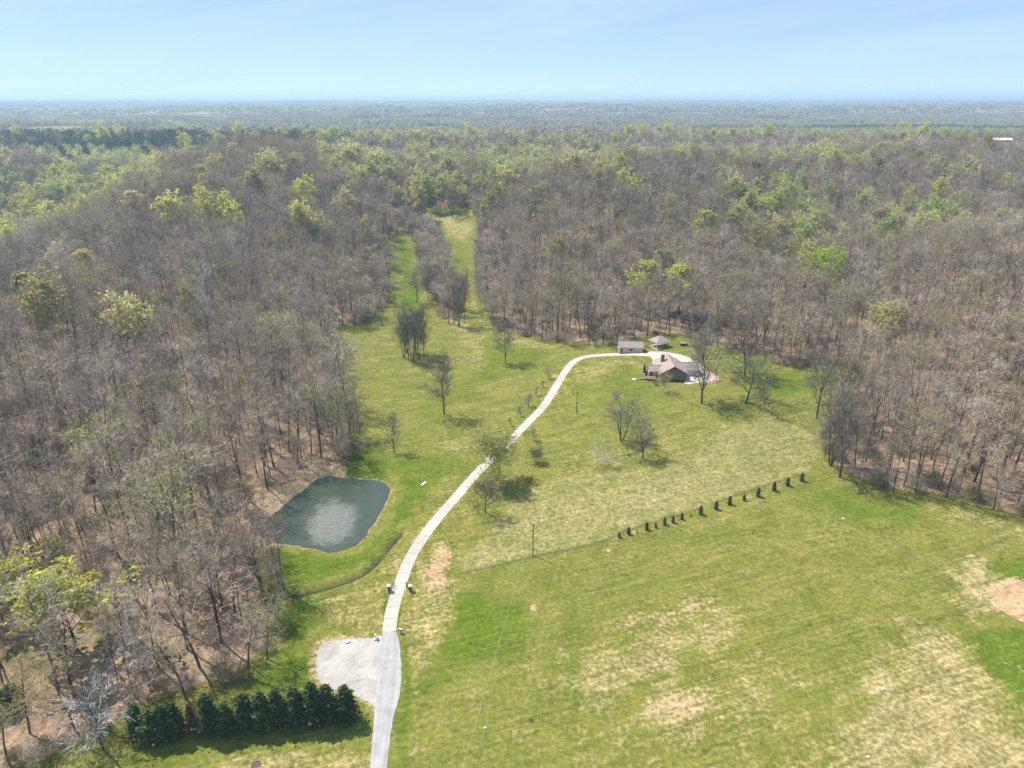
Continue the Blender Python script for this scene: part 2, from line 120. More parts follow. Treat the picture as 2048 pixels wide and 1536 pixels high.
LEAFTREES = [('leftridge', 'pale', -246.0, 475.3, 25.0), ('leftridge', 'bright', -214.1, 449.0, 25.0), ('leftridge', 'bright', -197.4, 465.6, 25.0), ('leftridge', 'bright', -182.1, 472.3, 25.0), ('leftridge', 'bright', -235.9, 594.2, 20.1), ('leftridge', 'pale', -265.0, 551.9, 20.9), ('leftridge', 'bright', -154.1, 553.7, 25.0), ('leftridge', 'bright', -142.6, 496.9, 25.0), ('leftridge', 'olive', -192.9, 533.5, 25.0), ('leftridge', 'olive', -186.2, 541.2, 24.8), ('westhollow', 'green', -438.7, 880.8, 25.0), ('westhollow', 'green', -428.9, 932.7, 25.0), ('westhollow', 'green', -411.7, 772.2, 25.0), ('westhollow', 'green', -421.6, 752.7, 25.0), ('westhollow', 'green', -443.4, 709.5, 25.0), ('westhollow', 'green', -417.8, 696.0, 25.0), ('westhollow', 'green', -437.0, 748.4, 25.0), ('westhollow', 'green', -461.7, 689.6, 25.0), ('westhollow', 'bright', -428.6, 639.0, 25.0), ('westhollow', 'bright', -428.1, 606.4, 25.0), ('westhollow', 'bright', -335.6, 484.3, 25.0), ('westhollow', 'olive', -219.3, 315.6, 24.3), ('westhollow', 'bright', -478.9, 795.9, 25.0), ('pineridge', 'bright', -416.9, 1162.2, 25.0), ('pineridge', 'bright', -620.2, 1867.7, 25.0), ('pineridge', 'bright', -346.7, 1125.7, 25.0), ('pineridge', 'bright', -293.7, 1079.4, 25.0), ('pineridge', 'bright', -271.9, 1060.1, 25.0), ('pineridge', 'bright', -259.8, 1070.6, 25.0), ('pineridge', 'bright', -402.7, 1765.4, 25.0), ('pineridge', 'bright', -463.0, 1048.8, 25.0), ('pineridge', 'bright', -436.8, 1006.0, 25.0), ('pineridge', 'bright', -422.5, 990.0, 25.0), ('pineridge', 'bright', -413.3, 1056.1, 25.0), ('pineridge', 'bright', -208.4, 698.2, 15.7), ('pineridge', 'pale', -163.0, 702.5, 25.0), ('pineridge', 'bright', -577.5, 1111.6, 25.0), ('pineridge', 'bright', -596.2, 1103.7, 25.0), ('pineridge', 'bright', -719.7, 1097.3, 25.0), ('pineridge', 'pale', -644.8, 950.8, 25.0), ('farcentre', 'green', -134.1, 989.7, 25.0), ('farcentre', 'green', -169.2, 1005.1, 25.0), ('farcentre', 'green', -112.1, 964.6, 25.0), ('farcentre', 'green', -104.7, 1002.6, 25.0), ('farcentre', 'green', -82.6, 921.7, 25.0), ('farcentre', 'green', -69.0, 948.1, 25.0), ('farcentre', 'green', -43.1, 954.4, 25.0), ('farcentre', 'green', -21.6, 973.9, 25.0), ('farcentre', 'green', -22.8, 721.4, 25.0), ('farcentre', 'green', -12.8, 637.0, 25.0), ('farcentre', 'bright', -3.1, 620.5, 25.0), ('farcentre', 'green', 18.6, 970.7, 25.0), ('farcentre', 'bright', 17.6, 775.2, 25.0), ('farcentre', 'pale', 93.6, 1014.5, 25.0), ('farcentre', 'green', 73.4, 877.1, 25.0), ('farcentre', 'green', 112.7, 997.6, 25.0), ('farcentre', 'green', 138.0, 1036.3, 25.0), ('farcentre', 'green', 154.3, 1001.6, 25.0), ('farcentre', 'green', 83.5, 586.9, 25.0), ('farcentre', 'bright', 88.6, 555.1, 23.2), ('farcentre', 'green', 113.3, 923.3, 25.0), ('farcentre', 'green', -131.5, 629.8, 25.0), ('farcentre', 'pale', -129.7, 733.8, 25.0), ('farcentre', 'green', -111.6, 697.2, 25.0), ('farcentre', 'green', -123.0, 661.0, 25.0), ('farcentre', 'pale', -123.3, 551.8, 25.0), ('farcentre', 'pale', -79.3, 612.6, 25.0), ('farcentre', 'green', -75.5, 637.9, 25.0), ('farcentre', 'green', -58.5, 630.7, 25.0), ('farcentre', 'bright', -334.1, 2184.5, 25.0), ('farcentre', 'bright', -285.5, 2152.6, 25.0), ('farcentre', 'bright', -64.4, 1150.6, 25.0), ('farcentre', 'bright', -120.5, 1306.3, 25.0), ('farcentre', 'bright', -430.3, 2363.9, 25.0), ('farcentre', 'bright', -445.6, 2248.3, 25.0), ('farcentre', 'bright', 183.0, 1162.3, 25.0), ('farcentre', 'bright', 226.0, 1167.0, 25.0), ('farcentre', 'bright', 199.5, 1151.1, 25.0), ('farcentre', 'bright', 243.9, 1163.8, 25.0), ('centrehill', 'olive', 66.6, 554.6, 25.0), ('centrehill', 'olive', 19.9, 550.7, 25.0), ('centrehill', 'olive', -17.0, 571.1, 25.0), ('centrehill', 'olive', -0.9, 582.4, 20.0), ('centrehill', 'olive', -98.2, 466.9, 16.6), ('centrehill', 'olive', 90.7, 410.0, 22.9), ('centrehill', 'bright', 75.1, 391.9, 25.0), ('centrehill', 'bright', 91.1, 379.2, 25.0), ('centrehill', 'olive', -43.5, 704.6, 25.0), ('righthill', 'bright', 334.5, 569.1, 25.0), ('righthill', 'bright', 274.6, 475.7, 25.0), ('righthill', 'bright', 284.5, 527.8, 16.3), ('righthill', 'vivid', 246.1, 467.1, 18.3), ('righthill', 'vivid', 168.9, 380.0, 25.0), ('righthill', 'green', 181.5, 454.7, 25.0), ('righthill', 'bright', 183.6, 524.3, 22.2), ('righthill', 'green', 176.1, 522.3, 22.1), ('righthill', 'bright', 186.9, 625.4, 18.8), ('righthill', 'pale', 169.1, 598.8, 18.0), ('righthill', 'olive', 158.7, 537.3, 20.5), ('righthill', 'bright', 129.3, 481.8, 25.0), ('righthill', 'olive', 147.3, 477.9, 25.0), ('righthill', 'olive', 149.5, 444.3, 24.5), ('righthill', 'olive', 277.0, 548.8, 23.2), ('righthill', 'olive', 319.7, 649.8, 24.5), ('righthill', 'bright', 404.3, 603.2, 18.3), ('righthill', 'olive', 211.2, 616.2, 18.6), ('righthill', 'olive', 452.3, 710.5, 25.0), ('righthill', 'bright', 92.7, 382.5, 25.0), ('rightridge', 'bright', 408.6, 969.2, 25.0), ('rightridge', 'bright', 460.2, 1000.7, 25.0), ('rightridge', 'bright', 325.8, 1113.1, 25.0), ('rightridge', 'bright', 349.2, 1090.5, 25.0), ('rightridge', 'bright', 545.9, 1497.1, 25.0), ('rightridge', 'bright', 932.4, 1872.3, 25.0), ('rightridge', 'bright', 676.7, 1310.6, 25.0), ('rightridge', 'bright', 596.3, 1098.9, 25.0), ('rightridge', 'green', 613.4, 1017.2, 25.0), ('rightridge', 'green', 382.8, 1016.1, 25.0), ('rightridge', 'bright', 1046.2, 2195.1, 25.0), ('rightridge', 'bright', 614.2, 1076.8, 25.0), ('rightridge', 'bright', 297.1, 1110.0, 25.0), ('rightridge', 'bright', 383.6, 1135.3, 25.0), ('leftslope', 'patchy', -132.4, 204.5, 17.2), ('leftslope', 'patchy', -114.4, 213.2, 14.1), ('leftslope', 'bright', -112.6, 270.5, 9.1), ('leftslope', 'olive', -183.2, 280.8, 12.8), ('leftslope', 'olive', -172.9, 228.9, 10.8), ('leftslope', 'olive', -162.0, 306.8, 15.1), ('leftslope', 'olive', -141.1, 289.8, 13.3), ('leftslope', 'olive', -79.6, 289.9, 14.6), ('leftslope', 'olive', -177.1, 321.1, 11.8), ('corner', 'bright', -117.4, 136.7, 14.7), ('corner', 'bright', -101.5, 130.5, 18.8), ('corner', 'olive', -117.7, 153.0, 10.9), ('corner', 'olive', -83.0, 191.3, 9.2), ('corner', 'olive', -117.3, 169.9, 9.0), ('corner', 'olive', -60.3, 141.1, 9.1)]
EVERG = [(-603.9, 1001.4, 25.0), (-564.2, 949.6, 25.0), (-563.2, 987.5, 25.0), (-550.4, 1026.1, 25.0), (-533.9, 1040.7, 25.0), (-537.2, 1084.3, 25.0), (-501.3, 1047.9, 25.0), (-490.6, 1056.7, 25.0), (-508.8, 1122.1, 25.0), (-512.4, 1165.9, 25.0), (-702.8, 1706.4, 25.0), (-680.2, 1727.6, 25.0), (-694.8, 1840.4, 25.0), (-805.1, 2188.9, 25.0), (-635.9, 1851.0, 25.0), (-577.9, 1813.1, 25.0), (-532.1, 1796.5, 25.0), (-521.8, 1926.9, 25.0), (-471.0, 1845.7, 25.0), (-492.4, 1000.9, 25.0), (-4.6, 3133.1, 25.0), (70.1, 3524.8, 25.0), (317.0, 2792.1, 25.0), (270.3, 2764.3, 25.0), (-393.1, 1776.0, 25.0), (-148.3, 180.6, 7.0), (-138.4, 184.6, 7.2), (-101.4, 156.5, 7.5), (-104.8, 113.7, 5.0), (-105.1, 112.1, 5.0)]
PT = {'pole': (5.9, 168.3), 'pole2': (25.8, 259.3), 'pole3': (95.7, 292.7), 'gateL': (-32.2, 152.6), 'gateR': (-26.6, 152.6), 'bent': (-32.1, 146.7), 'mail': (-32.5, 134.8), 'boxr': (-26.9, 136.9), 'bag': (-39.1, 133.7), 'board': (-29.7, 209.1), 'bag2': (81.2, 119.3), 'bag3': (101.0, 185.8), 'firepit': (-49.6, 100.3), 'shed': (57.2, 322.2), 'pav': (71.9, 327.8), 'wireend': (-8.6, 99.8), 'rock': (69.8, 102.0), 'bit': (-5.5, 108.9), 'stones': (-21.5, 335.1), 'court': (73.7, 323.5)}
# ---------------------------------------------------------------- layout helpers
def dens(poly, step):
    out = []
    n = len(poly)
    for i in range(n):
        a = np.array(poly[i]); b = np.array(poly[(i + 1) % n])
        k = max(1, int(np.hypot(*(b - a)) / step))
        for j in range(k): out.append(tuple(a + (b - a) * j / k))
    return out

def smooth_poly(poly, step=1.5, closed=True):
    """Catmull-Rom through the points"""
    P = [np.array(p, float) for p in poly]; n = len(P); out = []
    rng = range(n) if closed else range(n - 1)
    for i in rng:
        if closed: p0, p1, p2, p3 = P[i - 1], P[i], P[(i + 1) % n], P[(i + 2) % n]
        else: p0, p1, p2, p3 = P[max(i - 1, 0)], P[i], P[i + 1], P[min(i + 2, n - 1)]
        k = max(2, int(np.hypot(*(p2 - p1)) / step))
        for j in range(k):
            t = j / k
            out.append(0.5 * (2 * p1 + (p2 - p0) * t + (2 * p0 - 5 * p1 + 4 * p2 - p3) * t * t + (3 * p1 - p0 - 3 * p2 + p3) * t ** 3))
    if not closed: out.append(P[-1])
    return [tuple(p) for p in out]

def sdf(poly, x, y):
    """signed distance, positive inside"""
    x = np.asarray(x, float); y = np.asarray(y, float)
    d = np.full(x.shape, 1e9); ins = np.zeros(x.shape, bool); n = len(poly)
    for i in range(n):
        x0, y0 = poly[i]; x1, y1 = poly[(i + 1) % n]
        ex, ey = x1 - x0, y1 - y0
        t = np.clip(((x - x0) * ex + (y - y0) * ey) / (ex * ex + ey * ey + 1e-12), 0, 1)
        d = np.minimum(d, (x - x0 - t * ex) ** 2 + (y - y0 - t * ey) ** 2)
        c = (y0 > y) != (y1 > y)
        with np.errstate(divide='ignore', invalid='ignore'):
            ins ^= c & (x < ex * (y - y0) / (y1 - y0 + 1e-30) + x0)
    d = np.sqrt(d)
    return np.where(ins, d, -d)

def linedist(pl, x, y):
    x = np.asarray(x, float); y = np.asarray(y, float); d = np.full(x.shape, 1e9)
    for i in range(len(pl) - 1):
        x0, y0 = pl[i]; x1, y1 = pl[i + 1]; ex, ey = x1 - x0, y1 - y0
        t = np.clip(((x - x0) * ex + (y - y0) * ey) / (ex * ex + ey * ey + 1e-12), 0, 1)
        d = np.minimum(d, (x - x0 - t * ex) ** 2 + (y - y0 - t * ey) ** 2)
    return np.sqrt(d)

WATER_Z = -1.6
POND_S = [(a + .55 * float(wavy(a, b, 9, 51)) + .3 * float(wavy(a, b, 3.5, 53)), b + .55 * float(wavy(a, b, 8, 52)) + .3 * float(wavy(a, b, 3, 54))) for a, b in smooth_poly(POND, 1.0)]
DRIVE_S = smooth_poly(DRIVE, 1.5, False)
DITCH_S = smooth_poly(DITCH, 1.2, False)

def Hg(x, y):
    """ground as built: terrain with the pond basin and the ditch cut into it"""
    x = np.atleast_1d(np.asarray(x, float)); y = np.atleast_1d(np.asarray(y, float))
    z = H(x, y)
    m = (x > -130) & (x < 10) & (y > 120) & (y < 260)
    if m.any():
        xs, ys = x[m], y[m]
        s = sdf(POND_S, xs, ys)
        bank = sstep(-7.0, 0.4, s)
        zz = z[m] * (1 - bank) + (WATER_Z - 0.15) * bank - 1.2 * sstep(0.2, 3.0, s)
        dl = linedist(DITCH_S, xs, ys)
        zz = zz - 0.85 * sstep(1.5, 0.35, dl)
        z[m] = zz
    return z

def hg1(x, y): return float(Hg(x, y)[0])

def forest_mask(x, y):
    """1 in the woods, 0 in the open"""
    x = np.asarray(x, float); y = np.asarray(y, float)
    s = np.full(x.shape, -99.0)
    m = (y < 760) & (np.abs(x) < 330)
    if m.any(): s[m] = sdf(CLEAR, x[m], y[m])
    f = sstep(1.5, -1.5, s + 1.2 * wavy(x, y, 9, 21))
    for (cx, cy_, rx, ry) in FAR_FIELDS:
        f = f * (1 - (((x - cx) / rx) ** 2 + ((y - cy_) / ry) ** 2 < 1 + 0.25 * wavy(x, y, 60, 4)))
    return f
FAR_FIELDS = [(-1135, 1980, 190, 260), (-570, 2985, 110, 130), (655, 1010, 40, 45), (695, 1065, 55, 60), (742, 1140, 85, 75), (785, 1262, 60, 50), (-1500, 3700, 260, 300), (900, 3600, 300, 260), (1900, 4700, 420, 320), (-2400, 4300, 420, 330), (-700, 5600, 420, 380), (300, 4200, 260, 420), (-1500, 5200, 300, 420), (2600, 6000, 500, 420), (-500, 7800, 600, 500), (3300, 9500, 900, 600), (500, 11500, 1300, 600), (-3000, 10500, 900, 600)]

# ---------------------------------------------------------------- object helpers
def mesh_from(name, v, f, mats, smooth=False, mi=None):
    me = bpy.data.meshes.new(name)
    me.from_pydata([tuple(map(float, p)) for p in v] if not isinstance(v, list) else v, [], f)
    for m in (mats if isinstance(mats, (list, tuple)) else [mats]): me.materials.append(m)
    if mi is not None: me.polygons.foreach_set('material_index', np.asarray(mi, np.int32))
    if smooth: me.polygons.foreach_set('use_smooth', np.ones(len(me.polygons), bool))
    me.update()
    return me

def put(name, me, parent=None, loc=(0, 0, 0), rz=0.0):
    o = bpy.data.objects.new(name, me); COL.objects.link(o)
    o.location = loc; o.rotation_euler = (0, 0, rz)
    if parent is not None: o.parent = parent
    return o

def tag(o, label=None, cat=None, group=None, kind=None):
    if label: o['label'] = label
    if cat: o['category'] = cat
    if group: o['group'] = group
    if kind: o['kind'] = kind
    return o

def thing(name, label, cat, loc, rz=0.0, group=None):
    return tag(put(name, None, None, loc, rz), label, cat, group)

class MB:
    """collects boxes, prisms and tubes into one mesh"""
    def __init__(s): s.v = []; s.f = []
    def add(s, v, f):
        b = len(s.v); s.v += [tuple(map(float, p)) for p in v]; s.f += [tuple(i + b for i in q) for q in f]; return s
    def box(s, x0, x1, y0, y1, z0, z1):
        return s.add([(x0, y0, z0), (x1, y0, z0), (x1, y1, z0), (x0, y1, z0), (x0, y0, z1), (x1, y0, z1), (x1, y1, z1), (x0, y1, z1)],
                     [(0, 3, 2, 1), (4, 5, 6, 7), (0, 1, 5, 4), (1, 2, 6, 5), (2, 3, 7, 6), (3, 0, 4, 7)])
    def slab(s, quad, th):
        """a plate of thickness th hung below four (or three) corners"""
        n = len(quad); low = [(a, b, c - th) for a, b, c in quad]
        return s.add(list(quad) + low, [tuple(range(n)), tuple(range(2 * n - 1, n - 1, -1))] + [(i, i + n, (i + 1) % n + n, (i + 1) % n) for i in range(n)])
    def tube(s, pts, rad, k=6, cap=True):
        pts = [Vector(p) for p in pts]; n = len(pts); V = []; F = []
        for i, p in enumerate(pts):
            d = (pts[min(i + 1, n - 1)] - pts[max(i - 1, 0)]).normalized()
            a = d.cross(Vector((0, 0, 1)) if abs(d.z) < 0.9 else Vector((1, 0, 0))).normalized(); b = d.cross(a)
            r = rad[i] if isinstance(rad, (list, tuple)) else rad
            for j in range(k):
                t = 6.28318 * j / k
                V.append(p + a * (r * math.cos(t)) + b * (r * math.sin(t)))
        for i in range(n - 1):
            for j in range(k):
                F.append((i * k + j, i * k + (j + 1) % k, (i + 1) * k + (j + 1) % k, (i + 1) * k + j))
        if cap: F += [tuple(range(k - 1, -1, -1)), tuple((n - 1) * k + j for j in range(k))]
        return s.add(V, F)
    def mesh(s, name, mat, smooth=False): return mesh_from(name, s.v, s.f, mat, smooth)
    def build(s, name, mat, parent=None, loc=(0, 0, 0), rz=0.0, smooth=False): return put(name, s.mesh(name, mat, smooth), parent, loc, rz)

# ---------------------------------------------------------------- materials
class NT:
    def __init__(s, name):
        s.m = bpy.data.materials.new(name); s.m.use_nodes = True; s.t = s.m.node_tree
        s.p = s.t.nodes['Principled BSDF']; s.o = s.t.nodes['Material Output']
    def n(s, typ, **kw):
        nd = s.t.nodes.new(typ)
        for k, v in kw.items(): setattr(nd, k, v)
        return nd
    def l(s, a, b): s.t.links.new(a, b)
    def val(s, sock, v):
        if isinstance(v, (int, float)): sock.default_value = v
        elif isinstance(v, (tuple, list)): sock.default_value = v if len(v) == len(sock.default_value) else tuple(v) + (1,)
        else: s.l(v, sock)
    def mix(s, a, b, f, mode='MIX'):
        m = s.n('ShaderNodeMix', data_type='RGBA', blend_type=mode); m.clamp_factor = True
        s.val(m.inputs['Factor'], f); s.val(m.inputs['A'], a); s.val(m.inputs['B'], b); return m.outputs['Result']
    def math(s, op, a, b=0.0, clamp=False):
        m = s.n('ShaderNodeMath', operation=op); m.use_clamp = clamp
        s.val(m.inputs[0], a); s.val(m.inputs[1], b); return m.outputs[0]
    def coords(s, scale=(1, 1, 1), rot=(0, 0, 0)):
        tc_ = s.n('ShaderNodeTexCoord'); m = s.n('ShaderNodeMapping', vector_type='TEXTURE'); m.inputs['Scale'].default_value = tuple(1.0 / q for q in scale); m.inputs['Rotation'].default_value = rot
        s.l(tc_.outputs['Object'], m.inputs['Vector']); return m.outputs[0]
    def noise(s, vec, scale, detail=4, rough=0.55, dist=0.0):
        m = s.n('ShaderNodeTexNoise'); m.inputs['Scale'].default_value = scale; m.inputs['Detail'].default_value = detail
        m.inputs['Roughness'].default_value = rough; m.inputs['Distortion'].default_value = dist
        s.l(vec, m.inputs['Vector']); return m.outputs['Fac']
    def ramp(s, v, a, b, lo=0.0, hi=1.0):
        m = s.n('ShaderNodeMapRange'); m.interpolation_type = 'SMOOTHSTEP'
        s.val(m.inputs['Value'], v)
        for k, q in (('From Min', a), ('From Max', b), ('To Min', lo), ('To Max', hi)): s.val(m.inputs[k], q)
        return m.outputs[0]
    def bump(s, h, strength, dist):
        b = s.n('ShaderNodeBump'); s.val(b.inputs['Strength'], strength); b.inputs['Distance'].default_value = dist
        s.l(h, b.inputs['Height']); s.l(b.outputs[0], s.p.inputs['Normal'])
    def rnd(s): return s.n('ShaderNodeObjectInfo').outputs['Random']
    def done(s, color, rough=0.9, spec=0.2):
        s.val(s.p.inputs['Base Color'], color); s.val(s.p.inputs['Roughness'], rough); s.p.inputs['Specular IOR Level'].default_value = spec
        return s.m

def simple(name, c, rough=0.8, spec=0.3, var=0.18, scale=1.5, metal=0.0):
    t = NT(name); v = t.coords(); n1 = t.noise(v, scale, 5, 0.6)
    d = tuple(k * (1 - var) for k in c); b = tuple(min(1, k * (1 + var)) for k in c)
    t.p.inputs['Metallic'].default_value = metal
    return t.done(t.mix(d, b, t.ramp(n1, 0.3, 0.7)), rough, spec)

def ground_material():
    t = NT('meadow_ground')
    v = t.coords()
    za = t.n('ShaderNodeVertexColor', layer_name='zone'); zb = t.n('ShaderNodeVertexColor', layer_name='zone2')
    sa = t.n('ShaderNodeSeparateColor'); sb = t.n('ShaderNodeSeparateColor')
    t.l(za.outputs['Color'], sa.inputs[0]); t.l(zb.outputs['Color'], sb.inputs[0])
    litter, dry, soil, lush = sa.outputs[0], sa.outputs[1], sa.outputs[2], za.outputs['Alpha']
    rough, mud, ditch, streak = sb.outputs[0], sb.outputs[1], sb.outputs[2], zb.outputs['Alpha']
    big = t.noise(v, 0.035, 2, 0.6); mid = t.noise(v, 0.16, 3, 0.65); fine = t.noise(v, 0.9, 4, 0.72); speck = fine
    st1 = t.noise(t.coords((0.035, 0.50, 0.2), (0, 0, R(21))), 1.0, 3, 0.7, 0.7)        # mowing passes
    st2 = t.noise(t.coords((0.5, 0.05, 0.2), (0, 0, R(8))), 1.0, 2, 0.6)
    # grass
    g_mid, g_lush, g_deep, g_dry, g_straw = (0.152, 0.164, 0.034), (0.092, 0.142, 0.014), (0.054, 0.082, 0.016), (0.235, 0.196, 0.078), (0.37, 0.308, 0.165)
    c = t.mix(g_mid, g_lush, t.ramp(t.math('ADD', mid, t.math('MULTIPLY', big, 0.7)), 0.80, 1.08, 0, 0.8))
    dm = t.math('ADD', t.math('MULTIPLY', st1, 0.22), t.math('ADD', t.math('MULTIPLY', mid, 0.6), t.math('MULTIPLY', fine, 0.42)))
    c = t.mix(c, g_dry, t.ramp(t.math('ADD', dm, t.math('MULTIPLY', big, 0.25)), 0.64, 0.96, 0, 0.8))
    c = t.mix(c, g_lush, t.ramp(t.math('ADD', lush, t.math('MULTIPLY', t.math('SUBTRACT', mid, 0.5), 1.3)), 0.15, 0.95, 0, 0.92))
    c = t.mix(c, t.mix(g_dry, g_straw, t.ramp(t.math('ADD', fine, t.math('MULTIPLY', st1, 0.5)), 0.6, 0.95)),
              t.ramp(t.math('ADD', dry, t.math('MULTIPLY', t.math('SUBTRACT', dm, 0.62), 2.4)), 0.25, 1.0, 0, 0.95))
    # weeds and tufts: darker plants scattered in the sward
    vor = t.n('ShaderNodeTexVoronoi'); vor.inputs['Scale'].default_value = 0.42; vor.inputs['Randomness'].default_value = 1.0; t.l(v, vor.inputs['Vector'])
    tuft = t.math('MULTIPLY', t.ramp(vor.outputs['Distance'], 0.38, 0.12), t.ramp(t.math('ADD', t.noise(v, 0.07, 2, 0.6), t.math('MULTIPLY', fine, 0.3)), 0.68, 0.86))
    c = t.mix(c, g_deep, t.math('MULTIPLY', tuft, 0.7))
    # tall tussocky grass
    rn = t.noise(v, 0.75, 3, 0.75, 0.6)
    c = t.mix(c, t.mix((0.125, 0.135, 0.035), (0.34, 0.31, 0.14), t.ramp(rn, 0.30, 0.66)), t.math('MULTIPLY', rough, 0.7))
    # mottling at the grain of the sward
    c = t.mix(c, t.mix((0.55, 0.55, 0.5), (1.45, 1.4, 1.4), t.ramp(t.math('ADD', t.math('MULTIPLY', fine, 0.6), t.math('MULTIPLY', speck, 0.4)), 0.3, 0.7)), 0.5, 'MULTIPLY')
    c = t.mix(c, t.mix((0.8, 0.84, 0.8), (1.2, 1.14, 1.1), t.ramp(st1, 0.35, 0.65)), 0.3, 'MULTIPLY')
    c = t.mix(c, t.mix((0.72, 0.78, 0.68), (1.22, 1.16, 1.2), t.ramp(t.noise(v, 0.11, 4, 0.72, 0.8), 0.34, 0.66)), 0.62, 'MULTIPLY')
    st3 = t.noise(t.coords((0.018, 1.1, 0.2), (0, 0, R(19))), 1.0, 2, 0.6, 0.3)
    c = t.mix(c, t.mix((0.80, 0.84, 0.78), (1.22, 1.18, 1.16), t.ramp(st3, 0.36, 0.66)), t.ramp(big, 0.4, 0.62, 0.1, 0.6), 'MULTIPLY')
    c = t.mix(c, t.mix((0.85, 0.88, 0.8), (1.15, 1.1, 1.1), t.ramp(st2, 0.35, 0.65)), streak, 'MULTIPLY')
    # bare soil
    sc = t.mix((0.33, 0.21, 0.115), (0.54, 0.40, 0.245), t.ramp(t.math('ADD', t.math('MULTIPLY', fine, 0.7), t.math('MULTIPLY', st1, 0.3)), 0.35, 0.7))
    c = t.mix(c, sc, t.ramp(t.math('ADD', soil, t.math('MULTIPLY', t.math('SUBTRACT', t.math('ADD', fine, t.math('ADD', t.math('MULTIPLY', st1, 0.3), t.math('MULTIPLY', mid, 0.5))), 0.9), 1.5)), 0.2, 0.85))
    # fallen leaves under the trees
    ln = t.noise(v, 0.5, 4, 0.75); lb = t.noise(v, 0.05, 2, 0.6)
    lc = t.mix((0.155, 0.106, 0.068), (0.36, 0.258, 0.178), t.ramp(ln, 0.3, 0.68))
    lc = t.mix(lc, (0.10, 0.115, 0.035), t.ramp(t.math('ADD', lb, t.math('MULTIPLY', fine, 0.3)), 0.66, 0.84, 0, 0.65))
    c = t.mix(c, lc, t.ramp(t.math('ADD', litter, t.math('MULTIPLY', t.math('SUBTRACT', fine, 0.5), 0.9)), 0.3, 0.7))
    mc = t.mix((0.24, 0.165, 0.10), (0.46, 0.345, 0.215), t.ramp(fine, 0.3, 0.7))
    c = t.mix(c, mc, t.ramp(t.math('ADD', mud, t.math('MULTIPLY', t.math('SUBTRACT', fine, 0.5), 0.8)), 0.35, 0.7))
    c = t.mix(c, (0.035, 0.036, 0.02), ditch)
    hgt = t.math('ADD', t.math('MULTIPLY', rn, t.math('ADD', t.math('MULTIPLY', rough, 1.2), 0.25)), t.math('ADD', t.math('MULTIPLY', fine, 0.4), t.math('MULTIPLY', tuft, 0.5)))
    t.bump(hgt, 0.8, 0.45)
    return t.done(c, 1.0, 0.0)

def bark_material(name, cols, rough=0.95):
    t = NT(name); r = t.rnd()
    cr_ = t.n('ShaderNodeValToRGB'); cr_.color_ramp.interpolation = 'LINEAR'
    e = cr_.color_ramp.elements
    while len(e) < len(cols): e.new(0.5)
    for i, c in enumerate(cols): e[i].position = i / (len(cols) - 1); e[i].color = tuple(c) + (1,)
    t.l(r, cr_.inputs['Fac'])
    n1 = t.noise(t.coords(), 0.35, 3, 0.6)
    return t.done(t.mix(cr_.outputs[0], t.mix((0.6, 0.6, 0.6), (1.4, 1.4, 1.4), t.ramp(n1, 0.3, 0.7)), 1.0, 'MULTIPLY'), rough, 0.1)

def leaf_material(name, c1, c2, trans=0.66):
    t = NT(name); r = t.rnd(); n1 = t.noise(t.coords(), 0.35, 4, 0.65)
    col = t.mix(c1, c2, t.math('ADD', t.math('MULTIPLY', r, 0.5), t.ramp(n1, 0.3, 0.7, 0, 0.5)))
    t.done(col, 0.7, 0.15)
    if trans > 0:
        tr = t.n('ShaderNodeBsdfTranslucent'); t.l(col, tr.inputs['Color'])
        ms = t.n('ShaderNodeMixShader'); ms.inputs[0].default_value = trans
        t.l(t.p.outputs[0], ms.inputs[1]); t.l(tr.outputs[0], ms.inputs[2]); t.l(ms.outputs[0], t.o.inputs['Surface'])
    return t.m

M = {}
M['ground'] = ground_material()
M['trunk'] = bark_material('tree_bark', [(0.058, 0.045, 0.036), (0.095, 0.078, 0.066), (0.13, 0.11, 0.098), (0.07, 0.053, 0.041)])
M['twig'] = bark_material('bare_twigs', [(0.22, 0.165, 0.125), (0.44, 0.365, 0.295), (0.33, 0.245, 0.185), (0.60, 0.52, 0.44), (0.41, 0.33, 0.195), (0.285, 0.23, 0.19), (0.50, 0.395, 0.285), (0.37, 0.31, 0.27)])
M['twig_dark'] = bark_material('dark_twigs', [(0.16, 0.13, 0.105), (0.22, 0.19, 0.16), (0.185, 0.15, 0.12)])
M['twig_olive'] = bark_material('budding_twigs', [(0.33, 0.29, 0.17), (0.37, 0.345, 0.21), (0.38, 0.32, 0.22)])
M['whitewood'] = bark_material('bleached_wood', [(0.42, 0.39, 0.36), (0.5, 0.47, 0.44)])
M['leaf_bright'] = leaf_material('spring_leaf_bright', (0.50, 0.52, 0.11), (0.68, 0.66, 0.20))
M['leaf_green'] = leaf_material('spring_leaf_green', (0.38, 0.44, 0.15), (0.52, 0.56, 0.22))
M['leaf_pale'] = leaf_material('spring_leaf_pale', (0.54, 0.50, 0.20), (0.64, 0.60, 0.29))
M['leaf_olive'] = leaf_material('budding_leaf_olive', (0.33, 0.31, 0.11), (0.42, 0.385, 0.16))
M['leaf_oval'] = leaf_material('willow_leaf', (0.42, 0.43, 0.13), (0.54, 0.53, 0.19))
M['leaf_vivid'] = leaf_material('spring_leaf_vivid', (0.34, 0.48, 0.035), (0.46, 0.58, 0.07))
M['needle'] = leaf_material('evergreen_needles', (0.030, 0.062, 0.022), (0.100, 0.140, 0.042), 0.15)
M['needle_brown'] = leaf_material('dying_needles', (0.10, 0.062, 0.03), (0.17, 0.11, 0.055), 0.2)
M['shrub'] = leaf_material('undergrowth_leaves', (0.10, 0.125, 0.035), (0.19, 0.20, 0.07), 0.25)
M['concrete'] = simple('pale_concrete', (0.46, 0.43, 0.375), 0.9, 0.2, 0.10, 0.6)
M['pale_edge'] = simple('concrete_joint', (0.2, 0.18, 0.15), 0.95, 0.1, 0.2, 2)

